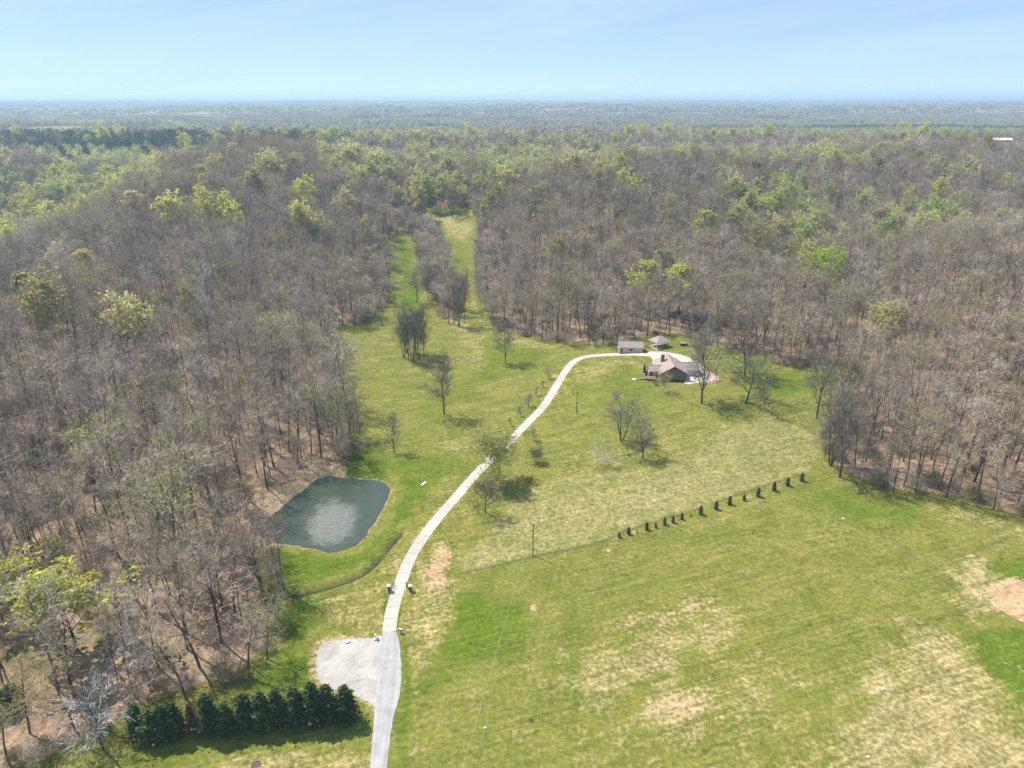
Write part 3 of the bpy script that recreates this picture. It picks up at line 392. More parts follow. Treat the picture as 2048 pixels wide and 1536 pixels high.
def asphalt():
    t = NT('worn_asphalt'); v = t.coords(); a = t.noise(v, 0.25, 6, 0.65); b = t.noise(v, 3.0, 5, 0.7)
    st = t.noise(t.coords((0.9, 0.03, 1), (0, 0, R(3))), 1.0, 5, 0.6)
    c = t.mix((0.26, 0.26, 0.262), (0.43, 0.42, 0.41), t.ramp(t.math('ADD', t.math('MULTIPLY', a, 0.5), t.math('MULTIPLY', st, 0.6)), 0.35, 0.75))
    c = t.mix(c, t.mix((0.75, 0.75, 0.75), (1.2, 1.2, 1.2), b), 0.6, 'MULTIPLY'); t.bump(b, 0.4, 0.02)
    return t.done(c, 0.95, 0.15)
def gravel():
    t = NT('crushed_gravel'); v = t.coords(); a = t.noise(v, 0.12, 6, 0.65, 1.0); b = t.noise(v, 2.2, 6, 0.75)
    st = t.noise(t.coords((0.25, 0.9, 1), (0, 0, R(40))), 1.0, 4, 0.6, 1.5)
    c = t.mix((0.30, 0.275, 0.25), (0.46, 0.43, 0.40), t.ramp(t.math('ADD', t.math('MULTIPLY', a, 0.6), t.math('MULTIPLY', st, 0.4)), 0.35, 0.65))
    c = t.mix(c, t.mix((0.6, 0.6, 0.6), (1.35, 1.35, 1.35), b), 0.7, 'MULTIPLY'); t.bump(b, 0.6, 0.05)
    return t.done(c, 1.0, 0.05)
def water():
    t = NT('pond_water'); v = t.coords()
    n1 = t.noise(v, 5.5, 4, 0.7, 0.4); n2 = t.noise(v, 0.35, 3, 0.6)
    # a light breeze ruffles the middle of the pond; the mask also places the glint
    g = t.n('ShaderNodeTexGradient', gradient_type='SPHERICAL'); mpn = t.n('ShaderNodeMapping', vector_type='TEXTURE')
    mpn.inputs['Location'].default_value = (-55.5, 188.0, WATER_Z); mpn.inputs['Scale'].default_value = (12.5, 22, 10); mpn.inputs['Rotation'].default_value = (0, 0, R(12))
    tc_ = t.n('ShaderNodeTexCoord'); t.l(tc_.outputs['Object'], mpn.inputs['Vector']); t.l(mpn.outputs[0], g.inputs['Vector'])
    ruff_glint = t.ramp(t.math('ADD', g.outputs['Fac'], t.math('MULTIPLY', t.math('SUBTRACT', n2, 0.5), 0.5)), 0.05, 0.75)
    t.bump(n1, t.math('ADD', t.math('MULTIPLY', ruff_glint, 0.8), 0.02), 0.25)
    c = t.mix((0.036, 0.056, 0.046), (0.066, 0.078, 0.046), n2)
    t.done(c, t.math('ADD', t.math('MULTIPLY', ruff_glint, 0.27), 0.06), 0.5)
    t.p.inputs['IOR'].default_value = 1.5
    t.l(t.math('MULTIPLY', t.math('POWER', ruff_glint, 2.0), 0.55), t.p.inputs['Coat Weight']); t.p.inputs['Coat IOR'].default_value = 2.3; t.p.inputs['Coat Roughness'].default_value = 0.48  # sun glint put in by an extra, over-reflective coat on the ruffled patch
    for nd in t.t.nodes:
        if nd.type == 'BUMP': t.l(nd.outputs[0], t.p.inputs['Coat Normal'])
    return t.m
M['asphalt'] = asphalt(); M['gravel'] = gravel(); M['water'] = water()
M['roof'] = simple('brown_shingles', (0.33, 0.255, 0.235), 0.85, 0.25, 0.14, 2.0)
M['metal_roof'] = simple('taupe_metal_roof', (0.30, 0.245, 0.225), 0.55, 0.4, 0.1, 0.7)
M['stone'] = simple('grey_brown_stone', (0.19, 0.155, 0.125), 0.9, 0.2, 0.45, 2.5)
M['cream'] = simple('cream_siding', (0.56, 0.49, 0.38), 0.7, 0.3, 0.06, 1)
M['white'] = simple('white_paint', (0.72, 0.70, 0.66), 0.6, 0.3, 0.06, 1)
M['dark'] = simple('dark_opening', (0.03, 0.028, 0.026), 0.5, 0.4, 0.2, 1)
M['glass'] = simple('window_glass', (0.03, 0.04, 0.05), 0.08, 0.6, 0.2, 1)
M['wood'] = simple('weathered_wood', (0.21, 0.155, 0.11), 0.85, 0.2, 0.25, 1.5)
M['pole'] = simple('creosoted_pole', (0.075, 0.055, 0.042), 0.9, 0.15, 0.25, 1.5)
M['steel'] = simple('galvanised_steel', (0.42, 0.43, 0.44), 0.45, 0.5, 0.1, 2, 0.6)
M['black'] = simple('black_metal', (0.02, 0.02, 0.022), 0.5, 0.4, 0.2, 2)
M['paver'] = simple('red_pavers', (0.44, 0.27, 0.225), 0.9, 0.2, 0.3, 1.2)
M['paver_pale'] = simple('buff_pavers', (0.55, 0.42, 0.35), 0.9, 0.2, 0.2, 1.2)
M['brick'] = simple('brown_brick', (0.20, 0.115, 0.085), 0.9, 0.2, 0.3, 3)
M['rust'] = simple('rusty_sheet', (0.22, 0.13, 0.09), 0.8, 0.3, 0.35, 1)
M['tank'] = simple('white_tank_paint', (0.75, 0.75, 0.74), 0.5, 0.4, 0.04, 0.3)
M['wire'] = simple('aluminium_wire', (0.55, 0.52, 0.46), 0.4, 0.5, 0.05, 1, 0.3)
M['wetsoil'] = simple('wet_dark_soil', (0.030, 0.028, 0.016), 0.7, 0.3, 0.5, 1.2)
M['stonepale'] = simple('pale_limestone', (0.5, 0.47, 0.42), 0.95, 0.1, 0.2, 2)
# ---------------------------------------------------------------- the ground: one sheet to the horizon
def axis(parts):
    out = []
    for a, b, s in parts: out += list(np.arange(a, b, s))
    return out
gx = axis([(-460, -105, 2.6), (-105, 128, 0.9), (128, 462, 2.6)])
e = []; s_ = 3.0; p_ = 462
while p_ < 24000: p_ += s_; s_ *= 1.16; e.append(p_)
gx = np.array(sorted([-q for q in e] + gx + e))
gy = axis([(84, 262, 0.9), (262, 430, 1.5), (430, 900, 3.2)])
e2 = []; s_ = 3.5; p_ = 900
while p_ < 26000: p_ += s_; s_ *= 1.10; e2.append(p_)
gy = np.array([-6000, -2500, -1000, -400, -150, -50, 0, 30, 50, 65, 76] + gy + e2)
GX, GY = np.meshgrid(gx, gy); fx, fy = GX.ravel(), GY.ravel()
fz = Hg(fx, fy)
nx, ny = len(gx), len(gy)
me = bpy.data.meshes.new('ground')
me.vertices.add(nx * ny); me.vertices.foreach_set('co', np.column_stack([fx, fy, fz]).ravel().astype(np.float32))
ii = (np.arange(ny - 1)[:, None] * nx + np.arange(nx - 1)[None, :]).ravel()
quads = np.column_stack([ii, ii + 1, ii + nx + 1, ii + nx]).ravel().astype(np.int32)
nq = len(ii)
me.loops.add(nq * 4); me.polygons.add(nq)
me.loops.foreach_set('vertex_index', quads)
me.polygons.foreach_set('loop_start', np.arange(0, nq * 4, 4, dtype=np.int32))
me.polygons.foreach_set('use_smooth', np.ones(nq, bool))
me.update(calc_edges=True)
Z = {k: np.zeros(nx * ny) for k in ('litter', 'dry', 'soil', 'lush', 'rough', 'mud', 'ditch', 'streak')}
Z['litter'] = forest_mask(fx, fy)
_m = (fy < 760) & (np.abs(fx) < 330)
Z['litter'][_m] *= sstep(0.5, 7.0, -sdf(CLEAR, fx[_m], fy[_m]))
_f = fy > 900
Z['dry'][_f] = .95 * (1 - Z['litter'][_f])
for kind, stren, soft, poly in PATCH:
    P_ = np.array(poly); x0, y0 = P_.min(0) - soft - 2; x1, y1 = P_.max(0) + soft + 2
    m = (fx > x0) & (fx < x1) & (fy > y0) & (fy < y1)
    if not m.any(): continue
    s = sdf(smooth_poly(poly, 3.0), fx[m], fy[m]) + 0.5 * soft * wavy(fx[m], fy[m], max(4, soft * 2.2), 31)
    k = 'dry' if kind == 'dry' else kind
    Z[k][m] = np.maximum(Z[k][m], stren * sstep(-soft, soft, s))
m = (fx > -140) & (fx < 60) & (fy > 80) & (fy < 260)
s = sdf(POND_S, fx[m], fy[m]); wside = sstep(-58, -68, fx[m] - (fy[m] - 195) * .22)
Z['mud'][m] = np.maximum(Z['mud'][m], np.maximum(sstep(-1.6, -0.2, s) * 0.9, wside * sstep(-8.5, -4, s)))
dd = linedist(DITCH_S, fx[m], fy[m]); Z['ditch'][m] = sstep(0.95, 0.3, dd + .35 * wavy(fx[m], fy[m], 3.5, 17)) * (0.75 + .25 * wavy(fx[m], fy[m], 9, 18))
m = (fy < 330) & (np.abs(fx) < 120)
Z['dry'][m] = np.maximum(Z['dry'][m], .30 * sstep(150, 118, fy[m]) * sstep(-10, 10, fx[m]))
dd = linedist(DRIVE_S, fx[m], fy[m])
Z['dry'][m] = np.maximum(Z['dry'][m], 0.5 * sstep(4.0, 1.6, dd))
bl = linedist([BOUND[i] for i in range(len(BOUND))], fx[m], fy[m]); Z['ditch'][m] = np.maximum(Z['ditch'][m], .45 * sstep(.75, .2, bl))
ld = sdf(LOT, fx[m], fy[m]); Z['dry'][m] = np.maximum(Z['dry'][m], .9 * sstep(-3.2, -.6, ld)); Z['soil'][m] = np.maximum(Z['soil'][m], .45 * sstep(-2.2, -.3, ld))
Z['streak'][m] = 0.8 * sstep(22, 6, dd)
for nm, ks in (('zone', ('litter', 'dry', 'soil', 'lush')), ('zone2', ('rough', 'mud', 'ditch', 'streak'))):
    at = me.color_attributes.new(nm, 'FLOAT_COLOR', 'POINT')
    at.data.foreach_set('color', np.column_stack([Z[k] for k in ks]).ravel().astype(np.float32))
me.materials.append(M['ground'])
tag(put('ground', me), 'rolling grass and woodland ground reaching the horizon', None, None, 'structure')

def sheet(name, poly, mat, off, step=2.0, parent=None, rim=0.0):
    """a paved or gravelled area that follows the ground"""
    P_ = dens(poly, step * 0.6); A = np.array(P_)
    x0, y0 = A.min(0); x1, y1 = A.max(0)
    X, Y = np.meshgrid(np.arange(x0, x1, step), np.arange(y0, y1, step)); X = X.ravel(); Y = Y.ravel()
    k = sdf(P_, X, Y) > step * 0.4
    pts = [Vector(p) for p in P_] + [Vector((a, b)) for a, b in zip(X[k], Y[k])]
    n = len(P_)
    v, ed, f, *_ = mgeo.delaunay_2d_cdt(pts, [(i, (i + 1) % n) for i in range(n)], [], 1, 1e-4)
    z = Hg([p.x for p in v], [p.y for p in v]) + off
    V = [(p.x, p.y, float(q)) for p, q in zip(v, z)]; F = [tuple(q) for q in f]
    if rim:
        b = len(V); n0 = n
        V += [(p[0], p[1], float(hg1(*p)) - 0.25) for p in P_]
        # boundary skirt
        look = {}
        for i, p in enumerate(v[:n + 40]): look.setdefault((round(p.x, 3), round(p.y, 3)), i)
        idx = [look.get((round(p[0], 3), round(p[1], 3))) for p in P_]
        for i in range(n0):
            j = (i + 1) % n0
            if idx[i] is not None and idx[j] is not None: F.append((idx[i], b + i, b + j, idx[j]))
    return put(name, mesh_from(name, V, F, mat, True), parent)

def rough_edge(poly, amp, s, seed):
    out = []
    for i, p in enumerate(dens(poly, 0.7)):
        w_ = float(wavy(p[0], p[1], s, seed)) * amp; w2 = float(wavy(p[0], p[1], s, seed + 1)) * amp
        out.append((p[0] + w_, p[1] + w2))
    return out

# pond
V, F = [], []
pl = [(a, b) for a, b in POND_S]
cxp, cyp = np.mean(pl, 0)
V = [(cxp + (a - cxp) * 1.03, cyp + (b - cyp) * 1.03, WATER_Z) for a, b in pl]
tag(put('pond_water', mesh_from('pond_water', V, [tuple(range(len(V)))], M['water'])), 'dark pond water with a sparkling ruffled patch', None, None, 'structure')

# asphalt road and gravel pull-off
road_poly = smooth_poly(ROADL, 2.0, False) + smooth_poly(ROADR, 2.0, False)[::-1]
tag(sheet('road', rough_edge(road_poly, 0.16, 3, 41), M['asphalt'], 0.06, 1.5), 'grey worn asphalt road at the bottom of the view', None, None, 'structure')
tag(sheet('gravel_lot', rough_edge(smooth_poly(LOT, 1.5), 0.3, 4, 45), M['gravel'], 0.035, 1.5), 'pale gravel turning area beside the asphalt road', None, None, 'structure')
tag(sheet('paved_yard', smooth_poly(YARD, 1.5), M['concrete'], 0.05, 1.5), 'white concrete yard around the house', None, None, 'structure')

# the ditch: a wet dark channel in two runs
for a_, b_ in ((0, 0.70), (0.76, 1.0)):
    k0, k1 = int(a_ * (len(DITCH_S) - 1)), int(b_ * (len(DITCH_S) - 1)); Lf, Rt = [], []
    for i in range(k0, k1 + 1):
        p = np.array(DITCH_S[i]); q = np.array(DITCH_S[min(i + 1, len(DITCH_S) - 1)]) - np.array(DITCH_S[max(i - 1, 0)]); q = q / np.hypot(*q)
        e_ = min(1.0, (i - k0 + .3) / 3, (k1 - i + .3) / 3)
        w_ = e_ * (0.42 + .22 * float(wavy(p[0], p[1], 4, 81))); w2 = e_ * (0.36 + .2 * float(wavy(p[0], p[1], 3, 83)))
        Lf.append((p[0] - q[1] * w_, p[1] + q[0] * w_)); Rt.append((p[0] + q[1] * w2, p[1] - q[0] * w2))
    tag(sheet('ditch', Lf + Rt[::-1], M['wetsoil'], .05, .8), 'narrow dark drainage ditch crossing the grass below the pond', None, None, 'structure')

# concrete driveway: one cast slab after another with open joints
drv = tag(put('driveway', None, None, (0, 0, 0)), 'long pale concrete driveway curving up to the house', None, None, 'structure')
seg = np.array(DRIVE_S); acc = np.concatenate([[0], np.cumsum(np.hypot(*np.diff(seg, axis=0).T))])
tot = acc[-1]; SL = 4.6; GAP = 0.07; t0 = 0.0
rng = random.Random(4)
def at_len(q):
    x = np.interp(q, acc, seg[:, 0]); y = np.interp(q, acc, seg[:, 1])
    a = max(q - 1.0, 0); b = min(q + 1.0, tot)
    d = np.array([np.interp(b, acc, seg[:, 0]) - np.interp(a, acc, seg[:, 0]), np.interp(b, acc, seg[:, 1]) - np.interp(a, acc, seg[:, 1])]); d /= np.hypot(*d)
    return x, y, d
slabmats = []
for i in range(5):
    k = 1.0 + (i - 2) * 0.045
    slabmats.append(simple('concrete_slab_tone', (0.445 * k, 0.415 * k, 0.36 * k), 0.9, 0.2, 0.09, 0.7))
while t0 < tot - 0.5:
    t1 = min(t0 + SL, tot); top = []
    wd = 1.68 + 0.5 * float(sstep(tot - 34, tot - 6, t0))
    for q in np.linspace(t0, t1 - GAP, 4):
        x, y, d = at_len(q); nrm = np.array([-d[1], d[0]])
        zc = max(hg1(x + nrm[0] * k, y + nrm[1] * k) for k in (-wd, 0, wd)) + 0.07
        for sgn in (1, -1): top.append((x + nrm[0] * wd * sgn, y + nrm[1] * wd * sgn, zc))
    V = top + [(a, b, c - 0.35) for a, b, c in top]; F = []
    for i in range(3): F.append((2 * i, 2 * i + 1, 2 * i + 3, 2 * i + 2))
    n = 8
    F += [(2 * i, 2 * i + 2, n + 2 * i + 2, n + 2 * i) for i in range(3)] + [(2 * i + 1, n + 2 * i + 1, n + 2 * i + 3, 2 * i + 3) for i in range(3)]
    F += [(0, n, n + 1, 1), (6, 7, n + 7, n + 6)]
    put('concrete_slab', mesh_from('concrete_slab', V, F, rng.choice(slabmats)), drv)
    t0 = t1

# ---------------------------------------------------------------- trees: prototypes
class Tree:
    def __init__(s, seed):
        s.r = random.Random(seed); s.tv, s.tf = [], []; s.cv, s.cf, s.cm = [], [], []; s.tips = []
    def rod(s, pts, r0, r1, k, crown):
        V, F = (s.cv, s.cf) if crown else (s.tv, s.tf)
        n = len(pts); base = len(V)
        for i, p in enumerate(pts):
            d = (pts[min(i + 1, n - 1)] - pts[max(i - 1, 0)]); d.normalize()
            a = d.cross(Vector((0, 0, 1)) if abs(d.z) < 0.93 else Vector((1, 0, 0))); a.normalize(); b = d.cross(a)
            r = r0 + (r1 - r0) * i / (n - 1)
            for j in range(k):
                t = 6.28318 * j / k
                q = p + a * (r * math.cos(t)) + b * (r * math.sin(t)); V.append((q.x, q.y, q.z))
        for i in range(n - 1):
            for j in range(k):
                F.append((base + i * k + j, base + i * k + (j + 1) % k, base + (i + 1) * k + (j + 1) % k, base + (i + 1) * k + j))
                if crown: s.cm.append(0)
    def blade(s, p, q, w):
        d = q - p; a = d.cross(Vector((s.r.gauss(0, 1), s.r.gauss(0, 1), s.r.gauss(0, 1)))); a.normalize()
        b = len(s.cv); x = p + a * w * 0.5; y = p - a * w * 0.5
        s.cv += [(x.x, x.y, x.z), (y.x, y.y, y.z), (q.x, q.y, q.z)]; s.cf.append((b, b + 1, b + 2)); s.cm.append(0)
    def leaf(s, p, size, slot=1):
        r = s.r
        a = Vector((r.gauss(0, 1), r.gauss(0, 1), r.gauss(0, 1))); a.normalize()
        c = Vector((r.gauss(0, 1), r.gauss(0, 1), r.gauss(0, 1))); b = a.cross(c); b.normalize()
        sz = size * r.uniform(0.6, 1.3); k = len(s.cv)
        for u, v in ((-.5, -.3), (.5, -.35), (.3, .4), (-.35, .35)):
            q = p + a * (u * sz) + b * (v * sz); s.cv.append((q.x, q.y, q.z))
        s.cf.append((k, k + 1, k + 2, k + 3)); s.cm.append(slot)
    def path(s, p, d, L, n, wob, up):
        pts = [p.copy()]; d = d.normalized(); r = s.r
        for i in range(n):
            d = d + Vector((r.gauss(0, wob), r.gauss(0, wob), r.gauss(0, wob) + up)); d.normalize()
            pts.append(pts[-1] + d * (L / n))
        return pts, d

def side(d, ang, az):
    a = d.cross(Vector((0, 0, 1)) if abs(d.z) < 0.95 else Vector((1, 0, 0))); a.normalize(); b = d.cross(a)
    return d * math.cos(ang) + (a * math.cos(az) + b * math.sin(az)) * math.sin(ang)

def grow(seed, Ht, Wd, cb=0.42, n1=15, n2=6, n3=5, n4=5, stems=1, ang=(35, 60), rb=None, tw=0.034, leaves=0, lsize=0.45, lfrac=1.0, up=0.05, prof='round', trunk_wob=0.035, patchy=0.0):
    T = Tree(seed); r = T.r
    rb = rb or Ht * 0.0125
    lead = []
    for s in range(stems):
        if stems == 1: d = Vector((r.gauss(0, .03), r.gauss(0, .03), 1)); p = Vector((0, 0, -0.4)); L = Ht; rr = rb
        else:
            a = 6.283 * s / stems + r.uniform(-.5, .5); d = Vector((math.cos(a) * .28, math.sin(a) * .28, 1)); p = Vector((math.cos(a) * .25, math.sin(a) * .25, -0.4)); L = Ht * r.uniform(.8, 1.0); rr = rb * .72
        pts, _ = T.path(p, d, L * 0.97, 9, trunk_wob, 0.03)
        T.rod(pts, rr, rr * 0.16, 5, False)
        lead.append((pts, L, rr))
    for pts, L, rr in lead:
        m1 = max(4, n1 // stems + (2 if stems > 1 else 0))
        for i in range(m1):
            t = cb + (0.97 - cb) * ((i + r.random() * 0.8) / m1)
            k = min(int(t * 9), 8); fr = t * 9 - k
            p = pts[k].lerp(pts[k + 1], fr); d0 = (pts[k + 1] - pts[k]).normalized()
            u = (t - cb) / (1 - cb)
            pr = {'round': math.sqrt(max(0.05, 1 - (u * 1.05 - 0.30) ** 2 / 0.62)), 'cone': 1.05 - 0.85 * u, 'vase': 0.45 + 0.75 * u if u < .7 else 1.2 - .9 * u}[prof]
            L1 = Wd * 0.5 * pr * r.uniform(0.75, 1.25) / (1 if stems == 1 else 1.35)
            a1 = R(r.uniform(*ang)) * (1.0 - 0.35 * u)
            d1 = side(d0, a1, i * 2.4 + r.uniform(-.6, .6))
            L1 = L1 / max(0.45, math.sin(a1)) * 0.92
            r1 = rr * (1 - 0.8 * t) * r.uniform(0.45, 0.7)
            p1, _ = T.path(p, d1, L1, 4, 0.13, up)
            T.rod(p1, r1, 0.02, 3, L1 < 2.5)
            patch_on = r.random() >= patchy
            for j in range(n2):
                s2 = 0.22 + 0.78 * (j + r.random()) / n2
                k2 = min(int(s2 * 4), 3); q = p1[k2].lerp(p1[k2 + 1], s2 * 4 - k2); dd_ = (p1[k2 + 1] - p1[k2]).normalized()
                d2 = side(dd_, R(r.uniform(28, 62)), r.uniform(0, 6.28)); d2.z += 0.12
                L2 = L1 * (0.60 - 0.3 * s2) * r.uniform(.7, 1.2) + 0.35
                p2, _ = T.path(q, d2, L2, 3, 0.16, up)
                T.rod(p2, max(0.022, r1 * 0.42), 0.014, 3, True)
                for l in range(n3):
                    s3 = 0.2 + 0.8 * (l + r.random()) / n3
                    k3 = min(int(s3 * 3), 2); q3 = p2[k3].lerp(p2[k3 + 1], s3 * 3 - k3)
                    d3 = side((p2[k3 + 1] - p2[k3]).normalized(), R(r.uniform(25, 65)), r.uniform(0, 6.28)); d3.z += 0.15; d3.normalize()
                    L3 = L2 * r.uniform(.35, .7) + 0.3
                    e3 = q3 + d3 * L3
                    T.blade(q3, e3, tw * 1.5)
                    for h in range(n4):
                        q4 = q3.lerp(e3, r.uniform(0.25, 1.0))
                        d4 = side(d3, R(r.uniform(20, 60)), r.uniform(0, 6.28)); d4.z += 0.15
                        e4 = q4 + d4.normalized() * r.uniform(0.5, 1.2) * (0.45 + L3 * 0.4)
                        T.blade(q4, e4, tw)
                        if leaves and patch_on and r.random() < lfrac:
                            for _ in range(leaves): T.leaf(q4.lerp(e4, r.uniform(.2, 1.1)) + Vector((r.gauss(0, .15), r.gauss(0, .15), r.gauss(0, .15))), lsize)
    return T

def conifer(seed, Ht, Wd, n=900, size=0.55, base=0.04, shape='cone'):
    """dense evergreen: whorled boughs clad in short sprays"""
    T = Tree(seed); r = T.r
    pts, _ = T.path(Vector((0, 0, -0.3)), Vector((0, 0, 1)), Ht * .96, 5, 0.015, 0.02); T.rod(pts, Ht * .016, Ht * .004, 5, False)
    nb = int(n / 9)
    for i in range(nb):
        t = base + (1 - base) * (i + r.random()) / nb
        if shape == 'cone': w = Wd * .5 * (1.0 - t) ** 0.5 * (0.6 + 0.4 * min(1, t / 0.15)) * (0.86 + 0.2 * math.sin(t * 23 + seed))
        elif shape == 'pine': w = Wd * .5 * math.sqrt(max(0.02, 1 - ((t - .68) / .36) ** 2)) if t > .34 else 0
        else: w = Wd * .5 * math.sqrt(max(0.02, 1 - ((t - .45) / .58) ** 2))
        if w <= 0: continue
        w *= r.uniform(.62, 1.28); az = i * 2.39996 + r.uniform(-.3, .3)
        d = Vector((math.cos(az), math.sin(az), 0.25)); p = Vector((0, 0, t * Ht * .97)); q = p + d * w
        T.blade(p, q, 0.10)
        m = 9
        for j in range(m):
            s = 0.35 + 0.65 * (j + r.random()) / m
            c = p.lerp(q, s) + Vector((r.gauss(0, .16), r.gauss(0, .16), r.gauss(0, .14))) * (0.5 + w * .5)
            T.leaf(c, size * (1.25 - .5 * s))
    return T

PROTO = {}
def finish(name, T, crown_mats, trunk_mat='trunk'):
    tm = mesh_from(name + '_trunk', T.tv, T.tf, M[trunk_mat], True)
    cm = mesh_from(name + '_crown', T.cv, T.cf, [M[k] for k in crown_mats], False, T.cm)
    b = len(T.tv)
    V = T.tv + T.cv; F = T.tf + [tuple(i + b for i in f) for f in T.cf]
    jm = mesh_from(name, V, F, [M[trunk_mat]] + [M[k] for k in crown_mats], False, [0] * len(T.tf) + [1 + k for k in T.cm])
    PROTO[name] = (tm, cm, jm)

# name -> nominal (height, width)
NOM = {}
def proto(name, T, Ht, Wd, mats, trunk='trunk'): NOM[name] = (Ht, Wd); finish(name, T, mats, trunk)
for i in range(8):
    st = 2 if i in (5,) else 1
    proto('forest%d' % i, grow(100 + i, 22, 9.5, cb=(.40, .46, .36, .50, .42, .38, .44, .34)[i], n1=13, n2=5, n3=4, n4=4, tw=.05, stems=st, ang=(28, 55), prof=('round', 'vase', 'round', 'vase', 'cone', 'round', 'vase', 'round')[i]), 22, 9.5, ['twig'])
proto('olive0', grow(120, 21, 9.5, n1=13, n2=5, n3=4, n4=4, tw=.045, leaves=1, lsize=.30, lfrac=.8), 21, 9.5, ['twig_olive', 'leaf_olive'])
proto('olive1', grow(121, 20, 9, n1=13, n2=5, n3=4, n4=4, tw=.045, leaves=1, lsize=.28, lfrac=.5, prof='vase'), 20, 9, ['twig_olive', 'leaf_olive'])
for i in range(3): proto('field%d' % i, grow(140 + i, 18, 12, cb=.22, n1=20, n2=7, n3=5, n4=4, ang=(35, 62), tw=.075, rb=.36, trunk_wob=.06), 18, 12, ['twig_dark'])
for i in range(2): proto('spread%d' % i, grow(150 + i, 14, 17, cb=.16, n1=18, n2=8, n3=5, n4=4, ang=(48, 78), tw=.075, rb=.38, trunk_wob=.09, up=.03), 14, 17, ['twig_dark'])
for i in range(2): proto('multi%d' % i, grow(160 + i, 18, 10, cb=.25, n1=18, n2=6, n3=5, n4=4, stems=3, ang=(25, 50), tw=.07, rb=.38), 18, 10, ['twig_dark'])
for i in range(2): proto('narrow%d' % i, grow(170 + i, 12, 4.6, cb=.14, n1=18, n2=5, n3=4, n4=4, ang=(22, 45), tw=.045, rb=.18), 12, 4.6, ['twig_dark'])
proto('dead0', grow(180, 8, 11, cb=.1, n1=10, n2=5, n3=3, n4=2, stems=3, ang=(40, 75), tw=.05, trunk_wob=.16, up=.0), 8, 11, ['whitewood'], 'whitewood')
proto('dead1', grow(181, 14, 11, cb=.3, n1=16, n2=6, n3=4, n4=3, ang=(45, 85), tw=.06, rb=.24, trunk_wob=.06, up=.0), 14, 11, ['whitewood'])
proto('oval0', grow(185, 16, 16, cb=.2, n1=22, n2=8, n3=5, n4=4, stems=3, ang=(30, 62), tw=.03, leaves=2, lsize=.40), 16, 16, ['twig_olive', 'leaf_oval'])
proto('bush0', grow(186, 4, 5, cb=.08, n1=14, n2=6, n3=4, n4=3, ang=(30, 70), tw=.03, rb=.08, leaves=2, lsize=.22), 4, 5, ['twig_olive', 'shrub'])
proto('leafy0', grow(187, 7, 6.5, cb=.25, n1=14, n2=6, n3=4, n4=4, tw=.025, rb=.12, leaves=1, lsize=.2), 7, 6.5, ['twig_olive', 'leaf_olive'])
LEAFT = [grow(190 + i, 22, 10, cb=(.30, .34, .26, .38)[i], n1=16, n2=6, n3=4, n4=4, ang=(30, 62), leaves=2, lsize=.64, lfrac=1.0, tw=.025, prof=('round', 'round', 'cone', 'vase')[i]) for i in range(4)]
LEAFT.append(grow(196, 22, 11, cb=.30, n1=18, n2=6, n3=4, n4=4, leaves=2, lsize=.62, lfrac=.95, patchy=.5, tw=.03))
for i, T in enumerate(LEAFT):
    for c in ('bright', 'green', 'pale', 'olive', 'vivid'):
        if i == 4 and c != 'bright': continue
        proto('leaf_%s%d' % (c, i), T, 22, 10, ['twig_olive', 'leaf_' + c])
for i in range(3): proto('cypress%d' % i, conifer(200 + i, 10, 4.2, 2600, .42), 10, 4.2, ['twig', 'needle'])
proto('cypress_brown', conifer(204, 9, 3.6, 1500, .40), 9, 3.6, ['twig', 'needle_brown'])
for i in range(2): proto('seedling%d' % i, conifer(206 + i, 3, 1.7, 900, .2), 3, 1.7, ['twig', 'needle'])
for i in range(2): proto('pine%d' % i, conifer(210 + i, 20, 8, 1500, .85, .3, 'pine'), 20, 8, ['twig', 'needle'])
proto('cedar0', conifer(214, 9, 5.5, 1500, .5, .05, 'round'), 9, 5.5, ['twig', 'needle'])
for i in range(2): proto('shrub%d' % i, grow(220 + i, 3.2, 4, cb=.05, n1=12, n2=5, n3=4, n4=4, stems=3, ang=(30, 70), tw=.035, rb=.06, leaves=1 if i else 0, lsize=.2, lfrac=.8), 3.2, 4, ['twig', 'shrub'])
proto('sapling0', grow(224, 9, 4, cb=.25, n1=10, n2=5, n3=4, n4=4, tw=.04, rb=.08), 9, 4, ['twig'])

def far_tree(seed, mats, n=230):
    """a tree as it reads from a kilometre off: trunk and a ragged crown of sprays"""
    T = Tree(seed); r = T.r
    pts, _ = T.path(Vector((0, 0, -1)), Vector((0, 0, 1)), 18, 3, .03, .02); T.rod(pts, .3, .1, 3, False)
    for i in range(n):
        u = r.random() * 6.283; cz = r.uniform(-1, 1); rr = r.random() ** .4; q = math.sqrt(1 - cz * cz)
        T.leaf(Vector((math.cos(u) * q * 4.6 * rr, math.sin(u) * q * 4.6 * rr, 14 + cz * 7.5 * rr)), .95, 0)
    return T
for k, mm in (('bare', 'twig'), ('green', 'leaf_green'), ('olive', 'leaf_olive'), ('pine', 'needle')):
    for i in range(2): proto('far_%s%d' % (k, i), far_tree(230 + i, None), 22, 9.5, [mm])
def far_patch(seed, size=150):
    """a stand of several dozen far trees"""
    r = random.Random(seed); V, F, MI = [], [], []
    for i in range(150):
        x, y = r.uniform(-size / 2, size / 2), r.uniform(-size / 2, size / 2); h = r.uniform(14, 24); mi = r.choices((0, 1, 2, 3), (58, 16, 18, 8))[0]
        for j in range(14):
            u = r.random() * 6.283; cz = r.uniform(-.6, 1); q = math.sqrt(1 - cz * cz); c = Vector((x + math.cos(u) * q * 5, y + math.sin(u) * q * 5, h * .65 + cz * h * .35))
            k = len(V)
            for _ in range(3): V.append((c.x + r.gauss(0, 3.0), c.y + r.gauss(0, 3.0), c.z + r.gauss(0, 2.2)))
            F.append((k, k + 1, k + 2)); MI.append(mi)
    return mesh_from('far_stand', V, F, [M['twig'], M['leaf_green'], M['leaf_olive'], M['needle']], False, MI)

